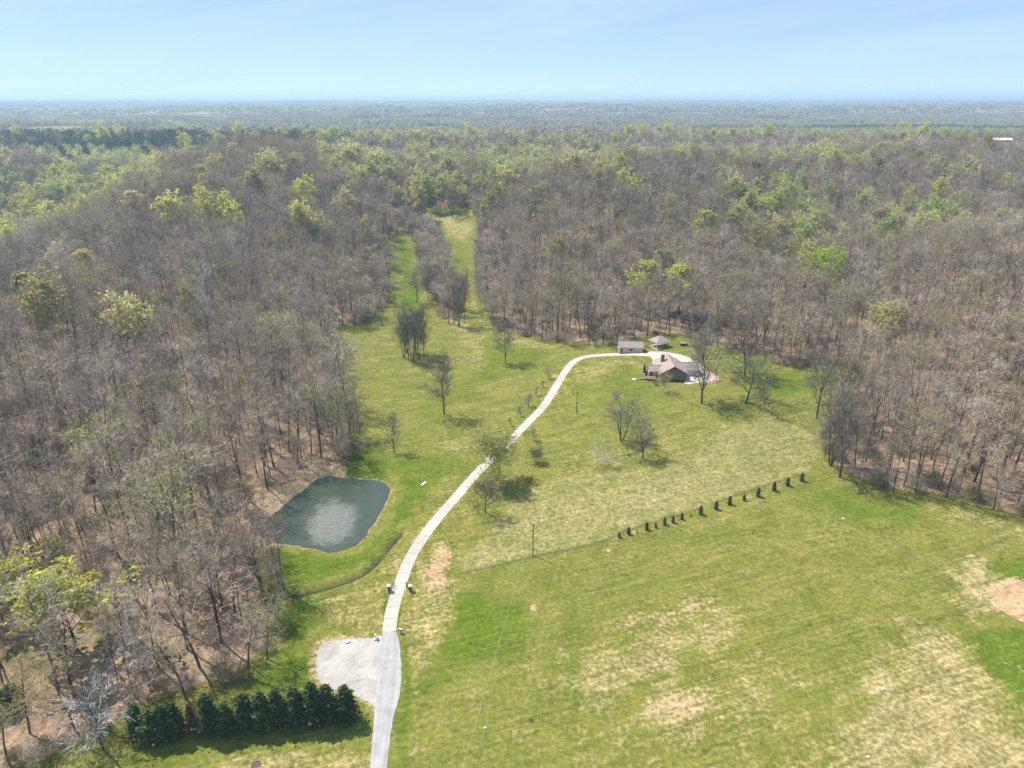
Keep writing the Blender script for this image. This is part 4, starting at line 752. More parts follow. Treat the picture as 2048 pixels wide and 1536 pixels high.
# ---------------------------------------------------------------- trees: single specimens
def plant(name, pk, x, y, h, w, label, cat='tree', group=None, rz=None, sink=0.15):
    tm, cm, _ = PROTO[pk]; Hn, Wn = NOM[pk]
    rs = random.Random(int(x * 131 + y * 17))
    o = thing(name, label, cat, (x, y, hg1(x, y) - sink), rs.uniform(0, 6.283) if rz is None else rz, group)
    o.scale = (w / Wn, w / Wn, h / Hn)
    put('trunk', tm, o); put('crown', cm, o)
    return o

ORD = ['first', 'second', 'third', 'fourth', 'fifth', 'sixth', 'seventh', 'eighth', 'ninth', 'tenth', 'eleventh', 'twelfth', 'thirteenth', 'fourteenth', 'fifteenth', 'sixteenth', 'seventeenth', 'eighteenth', 'nineteenth', 'twentieth']
TENS = ['', '', 'twenty', 'thirty', 'forty', 'fifty', 'sixty', 'seventy', 'eighty', 'ninety']
def nth(i): return ORD[i] if i < 20 else (TENS[(i + 1) // 10][:-1] + 'ieth' if (i + 1) % 10 == 0 else TENS[(i + 1) // 10] + '-' + ORD[(i + 1) % 10 - 1])
FT_LABEL = [
 ('leafing_tree', 'oval0', 'round pale yellow-green leafing tree standing beside the driveway'),
 ('bare_tree', 'spread0', 'small low-branched bare tree by the driveway, in front of the leafing one'),
 ('bare_tree', 'multi0', 'taller of two bare trees in the middle of the field'),
 ('bare_tree', 'field1', 'shorter bare tree in mid field, just right of the taller one'),
 ('dead_tree', 'dead0', 'low bleached dead tree sprawling in the rough field'),
 ('bare_tree', 'field0', 'bare fork-trunked tree alone in the meadow left of the driveway'),
 ('bare_tree', 'field2', 'slender bare tree in the meadow below the driveway bend'),
 ('bare_tree', 'narrow0', 'narrow bare tree near the far end of the pond'),
 ('bare_tree', 'field0', 'tall bare tree standing in front of the house patio'),
 ('bare_tree', 'spread1', 'wide low-branching bare tree right of the patio, the nearer of two'),
 ('bare_tree', 'field1', 'big round-crowned bare tree right of the house, behind a lower one'),
 ('bare_tree', 'field2', 'tall bare tree with crooked limbs on the lawn near the right wood'),
 ('bare_tree', 'multi1', 'slim many-stemmed bare tree where the lawn meets the right wood'),
 ('bare_tree', 'multi0', 'bushy many-stemmed bare tree at the corner of the right wood'),
 ('bare_tree', 'field1', 'tall bare tree at the right end of the evergreen seedling row'),
 ('bare_tree', 'forest0', 'straight tall bare tree just inside the right wood edge'),
 ('bare_tree', 'field2', 'larger of two bare trees in the grass lane up the valley'),
 ('bare_tree', 'field0', 'smaller of two bare trees in the grass lane up the valley'),
 ('bare_tree', 'spread0', 'round bare tree on the small clearing at the valley head'),
 ('sapling', 'narrow1', 'bushiest sapling in the line left of the driveway'),
 ('sapling', 'narrow0', 'tan-twigged sapling left of the driveway, below the bushiest one'),
 ('sapling', 'leafy0', 'yellowish sapling beside the bare soil patch at the driveway bend'),
 ('sapling', 'narrow1', 'thin sapling below the yellowish one at the driveway bend'),
 ('sapling', 'narrow0', 'thin stick-like sapling halfway along the driveway line'),
 ('sapling', 'narrow1', 'lowest thin sapling of the line left of the driveway'),
 ('sapling', 'narrow0', 'lone orange-tinted sapling on the right verge of the driveway'),
 ('shrub', 'bush0', 'small dark green bush in the field right of the leafing tree'),
 ('leafing_tree', 'leafy0', 'small olive tree on the lawn in front of the house gable'),
 ('shrub', 'leafy0', 'olive shrub against the stone gable of the house'),
 ('shrub', 'bush0', 'low green shrub by the house deck'),
 ('dead_tree', 'dead1', 'pale-limbed bare tree at the left end of the hedge row'),
 ('budding_tree', 'olive0', 'olive budding tree just behind the left end of the hedge'),
 ('budding_tree', 'olive1', 'olive budding tree in the grass of the bottom-left corner'),
 ('dead_tree', 'dead1', 'whitish bare tree behind the middle of the hedge row'),
 ('budding_tree', 'olive0', 'olive budding tree cut by the bottom-left picture corner'),
]
for (k, x, y, h, w), (nm, pk, lb) in zip(FTREE, FT_LABEL):
    plant(nm, pk, x, y, h, w, lb, 'tree' if 'tree' in nm else nm)
for i, (x, y, h, w) in enumerate(CLUMP):
    plant('bare_tree', ('multi0', 'field0', 'multi1')[i % 3], x, y, h, w, 'bare tree in the dense meadow clump, %s from the left' % nth(sorted(CLUMP, key=lambda q: q[0] / q[1]).index((x, y, h, w))), 'tree', 'meadow tree clump')
for i, (x, y, h, w) in enumerate(CLUMP2):
    plant('bare_tree', ('forest1', 'forest3', 'multi1', 'forest6')[i % 4], x, y, h, w, 'tall bare tree in the clump at the valley mouth, %s from the left' % nth(sorted(CLUMP2, key=lambda q: q[0] / q[1]).index((x, y, h, w))), 'tree', 'valley mouth tree clump')
for i, (x, y, h) in enumerate(HEDGE):
    if i == 4: plant('evergreen_tree', 'cypress_brown', x, y, h, 3.6, 'browning half-dead evergreen in the hedge row at the bottom', 'evergreen', 'hedge row of evergreens'); continue
    lb = 'dark cypress at the right end of the hedge row, beside the road' if i == 13 else 'dark green cypress, %s from the left in the hedge row' % nth(i)
    plant('evergreen_tree', 'cypress%d' % (i % 3), x, y, h * (1, .93, 1.05)[i * 7 % 3], 5.8 + 0.5 * (i * 5 % 3), lb, 'evergreen', 'hedge row of evergreens')
for i, (x, y, h) in enumerate(ROW):
    plant('evergreen_seedling', 'seedling%d' % (i % 2), x, y, h, h * .62, ('%s young evergreen from the left in the field boundary row' % nth(i)) if i < 16 else 'last young evergreen at the right end of the field boundary row', 'evergreen', 'young evergreens along the field boundary', sink=0.05)

ZONE = {'leftridge': 'on the crest of the left wooded hill', 'westhollow': 'in the hollow beyond the left hill', 'pineridge': 'on the far left ridge among the pines', 'farcentre': 'in the wood beyond the valley head',
        'centrehill': 'on the wooded hill behind the house', 'righthill': 'in the woods of the right hill', 'rightridge': 'along the far right ridge', 'leftslope': 'low in the left wood above the pond', 'corner': 'in the bottom-left corner of the wood'}
COLW = {'bright': 'yellow-green', 'green': 'soft green', 'pale': 'pale cream-green', 'olive': 'olive budding', 'vivid': 'vivid green', 'patchy': 'patchy yellow-green'}
from collections import defaultdict
byk = defaultdict(list)
for t_ in LEAFTREES: byk[(t_[0], t_[1])].append(t_)
LEAFXY = []
for (zone, colr), lst in byk.items():
    lst.sort(key=lambda a: a[2] / a[3])
    for i, (_, _, x, y, h) in enumerate(lst):
        rs = random.Random(int(x * 7 + y * 13)); nv = rs.randrange(4)
        pk = 'leaf_bright4' if colr == 'patchy' else 'leaf_%s%d' % (colr, nv)
        lb = ('%s tree %s' % (COLW[colr], ZONE[zone])) if len(lst) == 1 else '%s tree %s, %s from the left' % (COLW[colr], ZONE[zone], nth(i))
        plant('leafing_tree', pk, x, y, h * 1.1, min(h * .6, 14) * rs.uniform(.85, 1.15) * (1.2 if zone == 'corner' and colr == 'bright' else 1), lb, 'tree', 'leafing trees ' + ZONE[zone], sink=.4)
        LEAFXY.append((x, y))
EVERG_S = sorted(EVERG, key=lambda a: a[0] / a[1])
fi = ni = 0
for x, y, h in EVERG_S:
    if y > 700:
        lb = 'dark pine on the far ridge, %s from the left' % nth(fi); fi += 1; g = 'dark pines on the far ridges'; pk = 'pine%d' % (fi % 2); nm = 'pine_tree'
    else:
        lb = 'dark cedar among bare trees of the left wood, %s from the left' % nth(ni); ni += 1; g = 'cedars in the left wood'; pk = 'cedar0'; nm = 'cedar_tree'
    plant(nm, pk, x, y, max(h, 6), max(h, 6) * (.42 if y > 700 else .62), lb, 'evergreen', g, sink=.3); LEAFXY.append((x, y))

# ---------------------------------------------------------------- the woods
rs = np.random.RandomState(11)
def jgrid(x0, x1, y0, y1, step, jit=.48):
    X, Y = np.meshgrid(np.arange(x0, x1, step), np.arange(y0, y1, step)); n = X.size
    return X.ravel() + rs.uniform(-jit, jit, n) * step, Y.ravel() + rs.uniform(-jit, jit, n) * step
def in_view(x, y, marg=1.14, extra=26): return np.abs(x) < (0.72 * marg) * (y * 0.93 + 45) + extra
BARE = ['forest%d' % i for i in range(8)]
px_, py_ = jgrid(-700, 760, 70, 900, 6.8)
k = in_view(px_, py_) & (forest_mask(px_, py_) > .5); px_, py_ = px_[k], py_[k]
own = np.array([(a[1], a[2]) for a in FTREE] + LEAFXY + [a[:2] for a in CLUMP + CLUMP2])
keep = np.ones(len(px_), bool)
for ox, oy in own: keep &= (px_ - ox) ** 2 + ((py_ - oy + 2) * .8) ** 2 > 5.2 ** 2
for t_ in LEAFTREES:
    if t_[0] == 'corner' and t_[1] == 'bright': keep &= (px_ - t_[2]) ** 2 + (py_ - t_[3] + 3) ** 2 > 8.5 ** 2
keep &= sdf(POND_S, px_, py_) < -5.5
keep &= linedist(DRIVE_S, px_, py_) > 5
keep &= np.hypot(px_ - 64, py_ - 326) > 15
keep &= (rs.rand(len(px_)) > 0.06) & ((wavy(px_, py_, 24, 141) < .52) | (rs.rand(len(px_)) < .35))
px_, py_ = px_[keep], py_[keep]
pz_ = Hg(px_, py_)
n = len(px_)
ph = (13 + 14 * rs.beta(2.2, 1.5, n)) * (1 + .12 * wavy(px_, py_, 60, 71)); pw = ph * rs.uniform(.32, .54, n); big_ = rs.rand(n) < .12; ph[big_] *= 1.12; pw[big_] *= 1.5
edge = -sdf(CLEAR, px_, py_)
ph *= 1 - .3 * sstep(12, 0, edge) * rs.rand(n)
ph *= 1 - .35 * ((py_ > 380) & (py_ < 640) & (px_ > -95) & (px_ < 0) & (edge < 16))
pk_ = rs.randint(0, 8, n)
ol = (wavy(px_, py_, 38, 77) + .9 * rs.randn(n) * .6) > .80
sel = rs.rand(n)
names = np.array(BARE)[pk_].astype(object)
names[ol] = np.where(rs.rand(ol.sum()) < .5, 'olive0', 'olive1')
grn = (~ol) & (sel < .010 + .05 * sstep(500, 800, py_)); names[grn] = [('leaf_pale%d' if q < .35 else 'leaf_olive%d') % (int(q * 1000) % 4) for q in rs.rand(grn.sum())]
hol = (gau(px_, py_, -430, 600, 75, 190) > .35) & (rs.rand(n) < .24); names[hol] = [('leaf_green%d' if q < .3 else 'leaf_bright%d') % (int(q * 1000) % 4) for q in rs.rand(hol.sum())]
val = (((py_ > 640) & (np.abs(px_ - 60) < 260)) & (rs.rand(n) < .2)) | ((gau(px_, py_, 245, 500, 75, 60) > .4) & (rs.rand(n) < .14)); names[val] = [('leaf_green%d' if q < .55 else 'leaf_pale%d') % (int(q * 1000) % 4) for q in rs.rand(val.sum())]
# the largest three hundred become single trees
c_, s__ = math.cos(R(21.95)), math.sin(R(21.95))
dep = py_ * c_ - (pz_ + ph * .5 - 120) * s__; upv = py_ * s__ + (pz_ + ph * .5 - 120) * c_
sxp = px_ / dep * 1422; syp = -upv / dep * 1422
vis = (np.abs(sxp) < 1000) & (np.abs(syp) < 745) & np.array([str(a).startswith('forest') for a in names])
order = np.where(vis)[0]; order = order[np.argsort(dep[order])][:300]
single = np.zeros(n, bool); single[order] = True
cells = defaultdict(list)
for i in order:
    x, y = px_[i], py_[i]; e_ = edge[i]; sz = 'tall' if ph[i] > 23 else ('middling' if ph[i] > 19 else 'short')
    if x > 20:
        w_ = 'on the right wood edge' if e_ < 14 else 'inside the right wood'
        g = 'bare trees at the right wood edge' if e_ < 14 else 'bare trees inside the right wood'
        zn = w_ + (', low corner' if y < 197 else ', middle part' if y < 218 else ', upper part')
    else:
        g = 'bare trees of the left wood near the pond' if y > 160 else 'bare trees of the left wood near the hedge'
        zn = 'in the left wood ' + ('level with the hedge row' if y < 112 else 'level with the gravel lot' if y < 136 else 'level with the gate pillars' if y < 160 else 'just below the pond' if y < 178 else 'level with mid pond' if y < 198 else 'by the far pond end' if y < 214 else 'above the far pond end')
    cells[(sz, zn, g)].append(i)
for (sz, zn, g), lst in cells.items():
    lst.sort(key=lambda i: px_[i] / dep[i])
    for q, i in enumerate(lst):
        lb = '%s bare tree %s' % (sz, zn) + ('' if len(lst) == 1 else ', %s from the left' % nth(q))
        plant('bare_tree', str(names[i]), float(px_[i]), float(py_[i]), float(ph[i]), float(pw[i]), lb, 'tree', g, float(rs.uniform(0, 6.28)))

def scatter(name, label, x, y, z, names_, sx, sz, kind='stuff', tilt=None):
    """one mass of trees: points that carry shared tree meshes"""
    un = sorted(set(map(str, names_))); col = bpy.data.collections.new(name + '_kinds'); ids = {}
    for i, u in enumerate(un):
        o = bpy.data.objects.new('%03d_%s' % (i, u), PROTO[u][2]); col.objects.link(o); ids[u] = i
    me_ = bpy.data.meshes.new(name); nn = len(x)
    me_.vertices.add(nn); me_.vertices.foreach_set('co', np.column_stack([x, y, z]).ravel().astype(np.float32))
    a = me_.attributes.new('pick', 'INT', 'POINT'); a.data.foreach_set('value', np.array([ids[str(u)] for u in names_], np.int32))
    a = me_.attributes.new('spin', 'FLOAT_VECTOR', 'POINT'); sp = np.zeros((nn, 3)); sp[:, 2] = rs.uniform(0, 6.283, nn); sp[:, :2] = rs.randn(nn, 2) * .035
    a.data.foreach_set('vector', sp.ravel().astype(np.float32))
    a = me_.attributes.new('size', 'FLOAT_VECTOR', 'POINT'); a.data.foreach_set('vector', np.column_stack([sx, sx, sz]).ravel().astype(np.float32))
    o = put(name, me_); tag(o, label, None, None, kind)
    g = bpy.data.node_groups.new(name, 'GeometryNodeTree')
    g.interface.new_socket('Geometry', in_out='INPUT', socket_type='NodeSocketGeometry'); g.interface.new_socket('Geometry', in_out='OUTPUT', socket_type='NodeSocketGeometry')
    gi = g.nodes.new('NodeGroupInput'); go = g.nodes.new('NodeGroupOutput'); ip = g.nodes.new('GeometryNodeInstanceOnPoints'); ci = g.nodes.new('GeometryNodeCollectionInfo')
    ci.inputs['Collection'].default_value = col; ci.inputs['Separate Children'].default_value = True; ci.inputs['Reset Children'].default_value = True
    ip.inputs['Pick Instance'].default_value = True
    def attr(nm_, dt):
        q = g.nodes.new('GeometryNodeInputNamedAttribute'); q.data_type = dt; q.inputs['Name'].default_value = nm_; return q.outputs['Attribute']
    L_ = g.links.new
    L_(gi.outputs[0], ip.inputs['Points']); L_(ci.outputs[0], ip.inputs['Instance']); L_(attr('pick', 'INT'), ip.inputs['Instance Index'])
    L_(attr('spin', 'FLOAT_VECTOR'), ip.inputs['Rotation']); L_(attr('size', 'FLOAT_VECTOR'), ip.inputs['Scale']); L_(ip.outputs[0], go.inputs[0])
    md = o.modifiers.new('trees', 'NODES'); md.node_group = g
    return o

def nom(names_): return np.array([NOM[str(u)] for u in names_])
m = ~single; nm_ = nom(names[m])
scatter('woodland', 'leafless spring woodland covering the hills on both sides of the valley', px_[m], py_[m], pz_[m] - .2, names[m], pw[m] / nm_[:, 1], ph[m] / nm_[:, 0])
# undergrowth, thickest along the edges
ux, uy = jgrid(-420, 480, 70, 700, 4.6)
fe = sdf(CLEAR, ux, uy)
k = in_view(ux, uy) & (forest_mask(ux, uy) > .5) & (sdf(POND_S, ux, uy) < -4.5) & (np.hypot(ux - 64, uy - 326) > 14) & (rs.rand(len(ux)) < .10 + .70 * sstep(-12, -1, fe) + .22 * (wavy(ux, uy, 45, 61) > .25))
k &= linedist(DRIVE_S, ux, uy) > 4
ux, uy = ux[k], uy[k]
un = np.array(['shrub0', 'shrub1', 'sapling0', 'sapling0'], object)[rs.randint(0, 4, len(ux))]
us = rs.uniform(.6, 1.35, len(ux))
scatter('undergrowth', 'tangled brush and saplings under the woodland trees', ux, uy, Hg(ux, uy) - .1, un, us, us * rs.uniform(.8, 1.2, len(ux)))
# middle distance
mx_, my_ = jgrid(-2900, 2900, 900, 3300, 9.5)
k = in_view(mx_, my_, 1.08, 40) & (forest_mask(mx_, my_) > .5) & (rs.rand(len(mx_)) < .93); mx_, my_ = mx_[k], my_[k]
q = rs.rand(len(mx_)); zz = wavy(mx_, my_, 260, 91) + .35 * rs.randn(len(mx_))
pz2 = wavy(mx_, my_, 420, 93) + .2 * rs.randn(len(mx_))
mn = np.where(zz > .55, 'far_green', np.where(zz > .28, 'far_olive', 'far_bare')).astype(object)
mn[q < .03] = 'far_pine'; mn[(pz2 > .66)] = 'far_pine'
mn[(np.abs(my_ - 2060) < 65 + 30 * wavy(mx_, my_, 200, 12)) & (mx_ > 480)] = 'far_pine'
mn[(my_ > 1030) & (my_ < 1190) & (mx_ > -820) & (mx_ < -240) & (rs.rand(len(mx_)) < .8)] = 'far_pine'
mn[(my_ > 1120) & (my_ < 1260) & (mx_ > 330) & (mx_ < 760) & (rs.rand(len(mx_)) < .45)] = 'far_green'
mn[(my_ > 1130) & (my_ < 1300) & (mx_ > -260) & (mx_ < 20) & (rs.rand(len(mx_)) < .5)] = 'far_green'
mn = np.array([a + ('0' if b < .5 else '1') for a, b in zip(mn, rs.rand(len(mn)))], object)
mh = rs.uniform(.75, 1.2, len(mx_))
scatter('distant_woodland', 'hazy mixed woodland filling the middle distance', mx_, my_, Hg(mx_, my_) - .3, mn, mh * 1.12, mh)
# out to the horizon
PROTO['stand0'] = (None, None, far_patch(300)); PROTO['stand1'] = (None, None, far_patch(301)); NOM['stand0'] = NOM['stand1'] = (1, 1)
hx, hy = jgrid(-15500, 15500, 3300, 19500, 150, .3)
k = in_view(hx, hy, 1.06, 60) & (forest_mask(hx, hy) > .5) & (wavy(hx, hy, 1500, 55) > -.62); hx, hy = hx[k], hy[k]
hn = np.array(['stand0', 'stand1'], object)[rs.randint(0, 2, len(hx))]
scatter('horizon_woodland', 'far blue woodland running to the horizon', hx, hy, Hg(hx, hy) - 1.5, hn, np.full(len(hx), 1.06), rs.uniform(.8, 1.15, len(hx)))
print('counts', n, single.sum(), len(ux), len(mx_), len(hx))
# ---------------------------------------------------------------- buildings
def gable_body(x0, x1, y0, y1, h, rise, axis='y'):
    """walls of a gabled block as one closed mesh"""
    b = MB()
    if axis == 'y':
        xm = (x0 + x1) / 2
        V = [(x0, y0, 0), (x1, y0, 0), (x1, y0, h), (xm, y0, h + rise), (x0, y0, h)]
        V += [(a, y1, c) for a, _, c in V]
    else:
        ym = (y0 + y1) / 2
        V = [(x0, y1, 0), (x0, y0, 0), (x0, y0, h), (x0, ym, h + rise), (x0, y1, h)]
        V += [(x1, bb, c) for _, bb, c in V]
    b.add(V, [(0, 1, 2, 3, 4), (9, 8, 7, 6, 5)] + [(i, i + 5, (i + 1) % 5 + 5, (i + 1) % 5) for i in range(5)])
    return b

def gable_roof(parent, x0, x1, y0, y1, h, rise, axis, mat, ov=0.55, th=0.16):
    k = rise / ((x1 - x0) / 2 if axis == 'y' else (y1 - y0) / 2)
    zt = h + rise + 0.20; zl = h - ov * k + 0.20
    if axis == 'y':
        xm = (x0 + x1) / 2; a, b = y0 - ov, y1 + ov
        q = [[(x0 - ov, a, zl), (xm, a, zt), (xm, b, zt), (x0 - ov, b, zl)], [(xm, a, zt), (x1 + ov, a, zl), (x1 + ov, b, zl), (xm, b, zt)]]
        cap = MB().box(xm - .16, xm + .16, a - .02, b + .02, zt - .06, zt + .05)
    else:
        ym = (y0 + y1) / 2; a, b = x0 - ov, x1 + ov
        q = [[(a, y0 - ov, zl), (b, y0 - ov, zl), (b, ym, zt), (a, ym, zt)], [(a, ym, zt), (b, ym, zt), (b, y1 + ov, zl), (a, y1 + ov, zl)]]
        cap = MB().box(a - .02, b + .02, ym - .16, ym + .16, zt - .06, zt + .05)
    for s in q: MB().slab(s, th).build('roof_slope', mat, parent)
    cap.build('ridge_cap', mat, parent)

def window(parent, x, y, z, w, h, face):
    """frame and pane set on a wall; face is the outward axis"""
    n = {'-y': (0, -1), '+y': (0, 1), '-x': (-1, 0), '+x': (1, 0)}[face]
    def bx(ww, hh, d0, d1):
        m = MB()
        if n[0] == 0: m.box(x - ww / 2, x + ww / 2, min(y + n[1] * d0, y + n[1] * d1), max(y + n[1] * d0, y + n[1] * d1), z - hh / 2, z + hh / 2)
        else: m.box(min(x + n[0] * d0, x + n[0] * d1), max(x + n[0] * d0, x + n[0] * d1), y - ww / 2, y + ww / 2, z - hh / 2, z + hh / 2)
        return m
    f = bx(w + .2, h + .2, -.05, .06).build('window', M['white'], parent)
    bx(w, h, .03, .075).build('pane', M['glass'], f)

HX, HY, HZ = 69.8, 294.0, 6.42
hs = thing('house', 'stone gabled house with brown roof and chimney beside the white yard', 'house', (HX, HY, HZ))
gable_body(-5.75, 5.75, -8, 8, 3.1, 3.3).build('wall', M['stone'], hs)
gable_roof(hs, -5.75, 5.75, -8, 8, 3.1, 3.3, 'y', M['roof'])
gable_body(-9.6, -5.2, -3.6, 1.6, 2.6, 1.7, 'x').build('entry_wing', M['brick'], hs)
gable_roof(hs, -9.6, -4.2, -3.6, 1.6, 2.6, 1.7, 'x', M['roof'], .4)
gable_body(5.6, 12.2, -2.4, 4.4, 2.7, 2.2, 'x').build('garage_wing', M['cream'], hs)
gable_roof(hs, 3.2, 12.2, -2.4, 4.4, 2.7, 2.2, 'x', M['roof'], .5)
ch = MB().box(-3.6, -2.3, 2.2, 3.5, 3.2, 8.1).build('chimney', M['brick'], hs)
MB().box(-3.75, -2.15, 2.05, 3.65, 8.1, 8.3).build('chimney_cap', M['stonepale'], ch); MB().tube([(-2.95, 2.85, 8.3), (-2.95, 2.85, 8.75)], .16, 8).build('flue', M['dark'], ch)
MB().slab([(0, -8.62, 5.95), (.6, -8.62, 5.55), (0, -8.62, 5.2), (-.6, -8.62, 5.55)], .02).build('gable_vent', M['white'], hs)
for x in (-3.2, 2.6): window(hs, x, -8, 1.65, 1.3, 1.3, '-y')
for y in (-6, 4, 6.3): window(hs, -5.75, y, 1.7, 1.3, 1.2, '-x')
for y in (-6.0, 6.4): window(hs, 5.75, y, 1.7, 1.3, 1.2, '+x')
d_ = MB().box(-9.68, -9.58, -1.6, -.5, .05, 2.15).build('door', M['white'], hs); MB().box(-9.74, -9.68, -.75, -.65, 1.0, 1.1).build('door_handle', M['steel'], d_)
MB().box(7.2, 10.9, -2.47, -2.38, .05, 2.3).build('garage_door', M['white'], hs)
for y in (-8.45, 8.3): MB().tube([(-6.2, y, 0), (-6.2, y, 3.0)], .06, 6).build('downpipe', M['white'], hs)
MB().box(-6.42, -6.24, -8.5, 8.5, 2.72, 2.86).build('gutter', M['white'], hs)
# timber deck with ramp at the left corner
dk = thing('timber_deck', 'brown timber deck with ramp at the left corner of the house', 'deck', (HX - 9.4, HY - 6.2, HZ))
for i in range(14): MB().box(-2.2 + i * .32, -1.92 + i * .32, -2.1, 2.0, .62, .70).build('plank', M['wood'], dk)
for x in (-2.1, 2.1):
    for y in (-2.0, 1.9): MB().box(x - .08, x + .08, y - .08, y + .08, -.2, 1.6).build('post', M['wood'], dk)
MB().box(-2.2, 2.2, -2.1, -2.02, 1.5, 1.6).build('railing', M['wood'], dk); MB().box(-2.2, 2.2, -2.1, -2.04, 1.05, 1.12).build('railing', M['wood'], dk)
MB().slab([(-6.6, -1.2, .12), (-2.2, -1.2, .68), (-2.2, .2, .68), (-6.6, .2, .12)], .1).build('ramp', M['wood'], dk)
MB().box(-8.1, -6.6, -1.5, .5, -.1, .12).build('landing', M['concrete'], dk)

def shed():
    x, y = PT['shed']; z = hg1(x, y)
    s = thing('garage_shed', 'cream garage with taupe metal roof beside the driveway top', 'garage', (x, y + 3.6, z - .1), R(-3))
    gable_body(-5.6, 5.6, -3.2, 3.2, 3.0, 1.9, 'x').build('wall', M['cream'], s)
    gable_roof(s, -5.6, 5.6, -3.2, 3.2, 3.0, 1.9, 'x', M['metal_roof'], .45, .1)
    dr = MB().box(-4.95, -3.85, -3.28, -3.18, .1, 2.3).build('door', M['brick'], s); MB().box(-4.05, -3.95, -3.33, -3.28, 1.1, 1.2).build('door_handle', M['steel'], dr)
    window(s, .1, -3.2, 1.75, 1.7, 1.0, '-y'); window(s, 3.6, 3.2, 1.75, 1.2, 1.0, '+y')
    MB().box(5.58, 5.67, -1.5, 1.5, .1, 2.5).build('garage_door', M['white'], s)
shed()
def pavilion():
    x, y = PT['pav']; z = hg1(x, y)
    s = thing('carport', 'open hip-roofed carport on posts at the wood edge behind the house', 'carport', (x + .5, y + 3, z), R(24))
    for a in (-3.6, 3.6):
        for b in (-3.0, 3.0): MB().box(a - .12, a + .12, b - .12, b + .12, -.6, 3.1).build('post', M['white'], s)
    e = [(-4.3, -3.7, 3.1), (4.3, -3.7, 3.1), (4.3, 3.7, 3.1), (-4.3, 3.7, 3.1)]; p, q = (-.5, 0, 5.6), (.5, 0, 5.6)
    for quad in ([e[0], e[1], q, p], [e[2], e[3], p, q], [e[1], e[2], q], [e[3], e[0], p]): MB().slab(quad, .14).build('roof_slope', M['roof'], s)
    for b in (-3.55, 3.55): MB().box(-4.1, 4.1, b - .08, b + .08, 2.68, 2.94).build('beam', M['white'], s)
    MB().box(-4.0, 4.0, -4.2, 3.4, -.3, .05).build('parking_pad', M['concrete'], s)
pavilion()

# patio with pavers, hot tub, table
def arc_poly(cx, cy_, r0, r1, a0, a1, n=18):
    P_ = [(cx + r1 * math.cos(R(a0 + (a1 - a0) * i / n)), cy_ + r1 * math.sin(R(a0 + (a1 - a0) * i / n))) for i in range(n + 1)]
    return P_ + [(cx + r0 * math.cos(R(a0 + (a1 - a0) * i / n)), cy_ + r0 * math.sin(R(a0 + (a1 - a0) * i / n))) for i in range(n, -1, -1)]
pt = tag(put('patio', None), 'fan-shaped red and buff paver patio right of the house', None, None, 'structure')
pc = (HX + 11.2, HY - 3.6)
for i, (r0, r1, mt) in enumerate(((0.6, 3.6, 'paver_pale'), (3.62, 5.0, 'paver'), (5.02, 7.6, 'paver_pale'), (7.62, 9.4, 'paver'))):
    for j in range(7):
        a0 = -72 + j * 20
        sheet('paver_course', arc_poly(pc[0], pc[1], r0, r1, a0, a0 + 19.4, 6), M[mt], .12 + .004 * (i % 2), 1.4, pt)
t = thing('hot_tub', 'grey covered hot tub standing on the paver patio', 'hot tub', (HX + 11.6, HY - 3.0, hg1(HX + 11.6, HY - 3) + .13), R(8))
MB().box(-1.1, 1.1, -1.1, 1.1, 0, .85).build('cabinet', M['wood'], t); MB().box(-1.18, 1.18, -1.18, 0, .86, 1.0).build('cover_half', M['steel'], t); MB().box(-1.18, 1.18, .02, 1.18, .86, 1.0).build('cover_half', M['steel'], t)
MB().box(-.7, .7, -1.75, -1.15, 0, .35).build('step', M['wood'], t)
t = thing('patio_table', 'small pale table on the lawn edge by the patio', 'table', (HX + 7.6, HY - 9.2, HZ), R(15))
MB().box(-.9, .9, -.5, .5, .70, .76).build('table_top', M['white'], t)
for a in (-.75, .75):
    for b in (-.38, .38): MB().box(a - .04, a + .04, b - .04, b + .04, 0, .70).build('leg', M['white'], t)
t = thing('grill', 'black barbecue grill at the front of the patio', 'grill', (HX + 9.4, HY - 7.6, hg1(HX + 9.4, HY - 7.6) + .03), R(-20))
MB().box(-.5, .5, -.3, .3, .75, 1.0).build('firebox', M['black'], t); MB().tube([(-.5, 0, 1.02), (.5, 0, 1.02)], .3, 10).build('lid', M['black'], t)
for a in (-.42, .42):
    for b in (-.22, .22): MB().box(a - .03, a + .03, b - .03, b + .03, 0, .75).build('leg', M['black'], t)
MB().box(.5, 1.0, -.28, .28, .92, .96).build('side_shelf', M['steel'], t)
t = thing('storage_box', 'low dark utility box under the trees right of the carport', 'box', (84.5, 331.5, hg1(84.5, 331.5)), R(10))
MB().box(-1.6, 1.6, -.8, .8, 0, 1.3).build('body', M['black'], t); MB().slab([(-1.7, -.9, 1.36), (1.7, -.9, 1.36), (1.7, .9, 1.5), (-1.7, .9, 1.5)], .06).build('lid', M['steel'], t)
for (x, y, h, w, lb) in ((HX - 10.9, HY + 1.8, 4.0, 1.7, 'dark upright evergreen beside the house entry wing'), (HX - 10.6, HY - 1.8, 2.4, 1.5, 'short dark evergreen in front of the entry wing')):
    plant('evergreen_shrub', 'cypress1', x, y, h, w, lb, 'shrub')
for i, (dx, w) in enumerate(((-4.6, 2.2), (-2.6, 2.6), (-.4, 2.4), (1.6, 2.6), (3.8, 2.2))):
    plant('foundation_shrub', 'cedar0', HX + dx, HY - 9.3, 1.0 + .2 * (i % 3), w * .75, 'dark rounded shrub under the house gable, %s from the left' % nth(i), 'shrub', 'shrubs under the house gable')

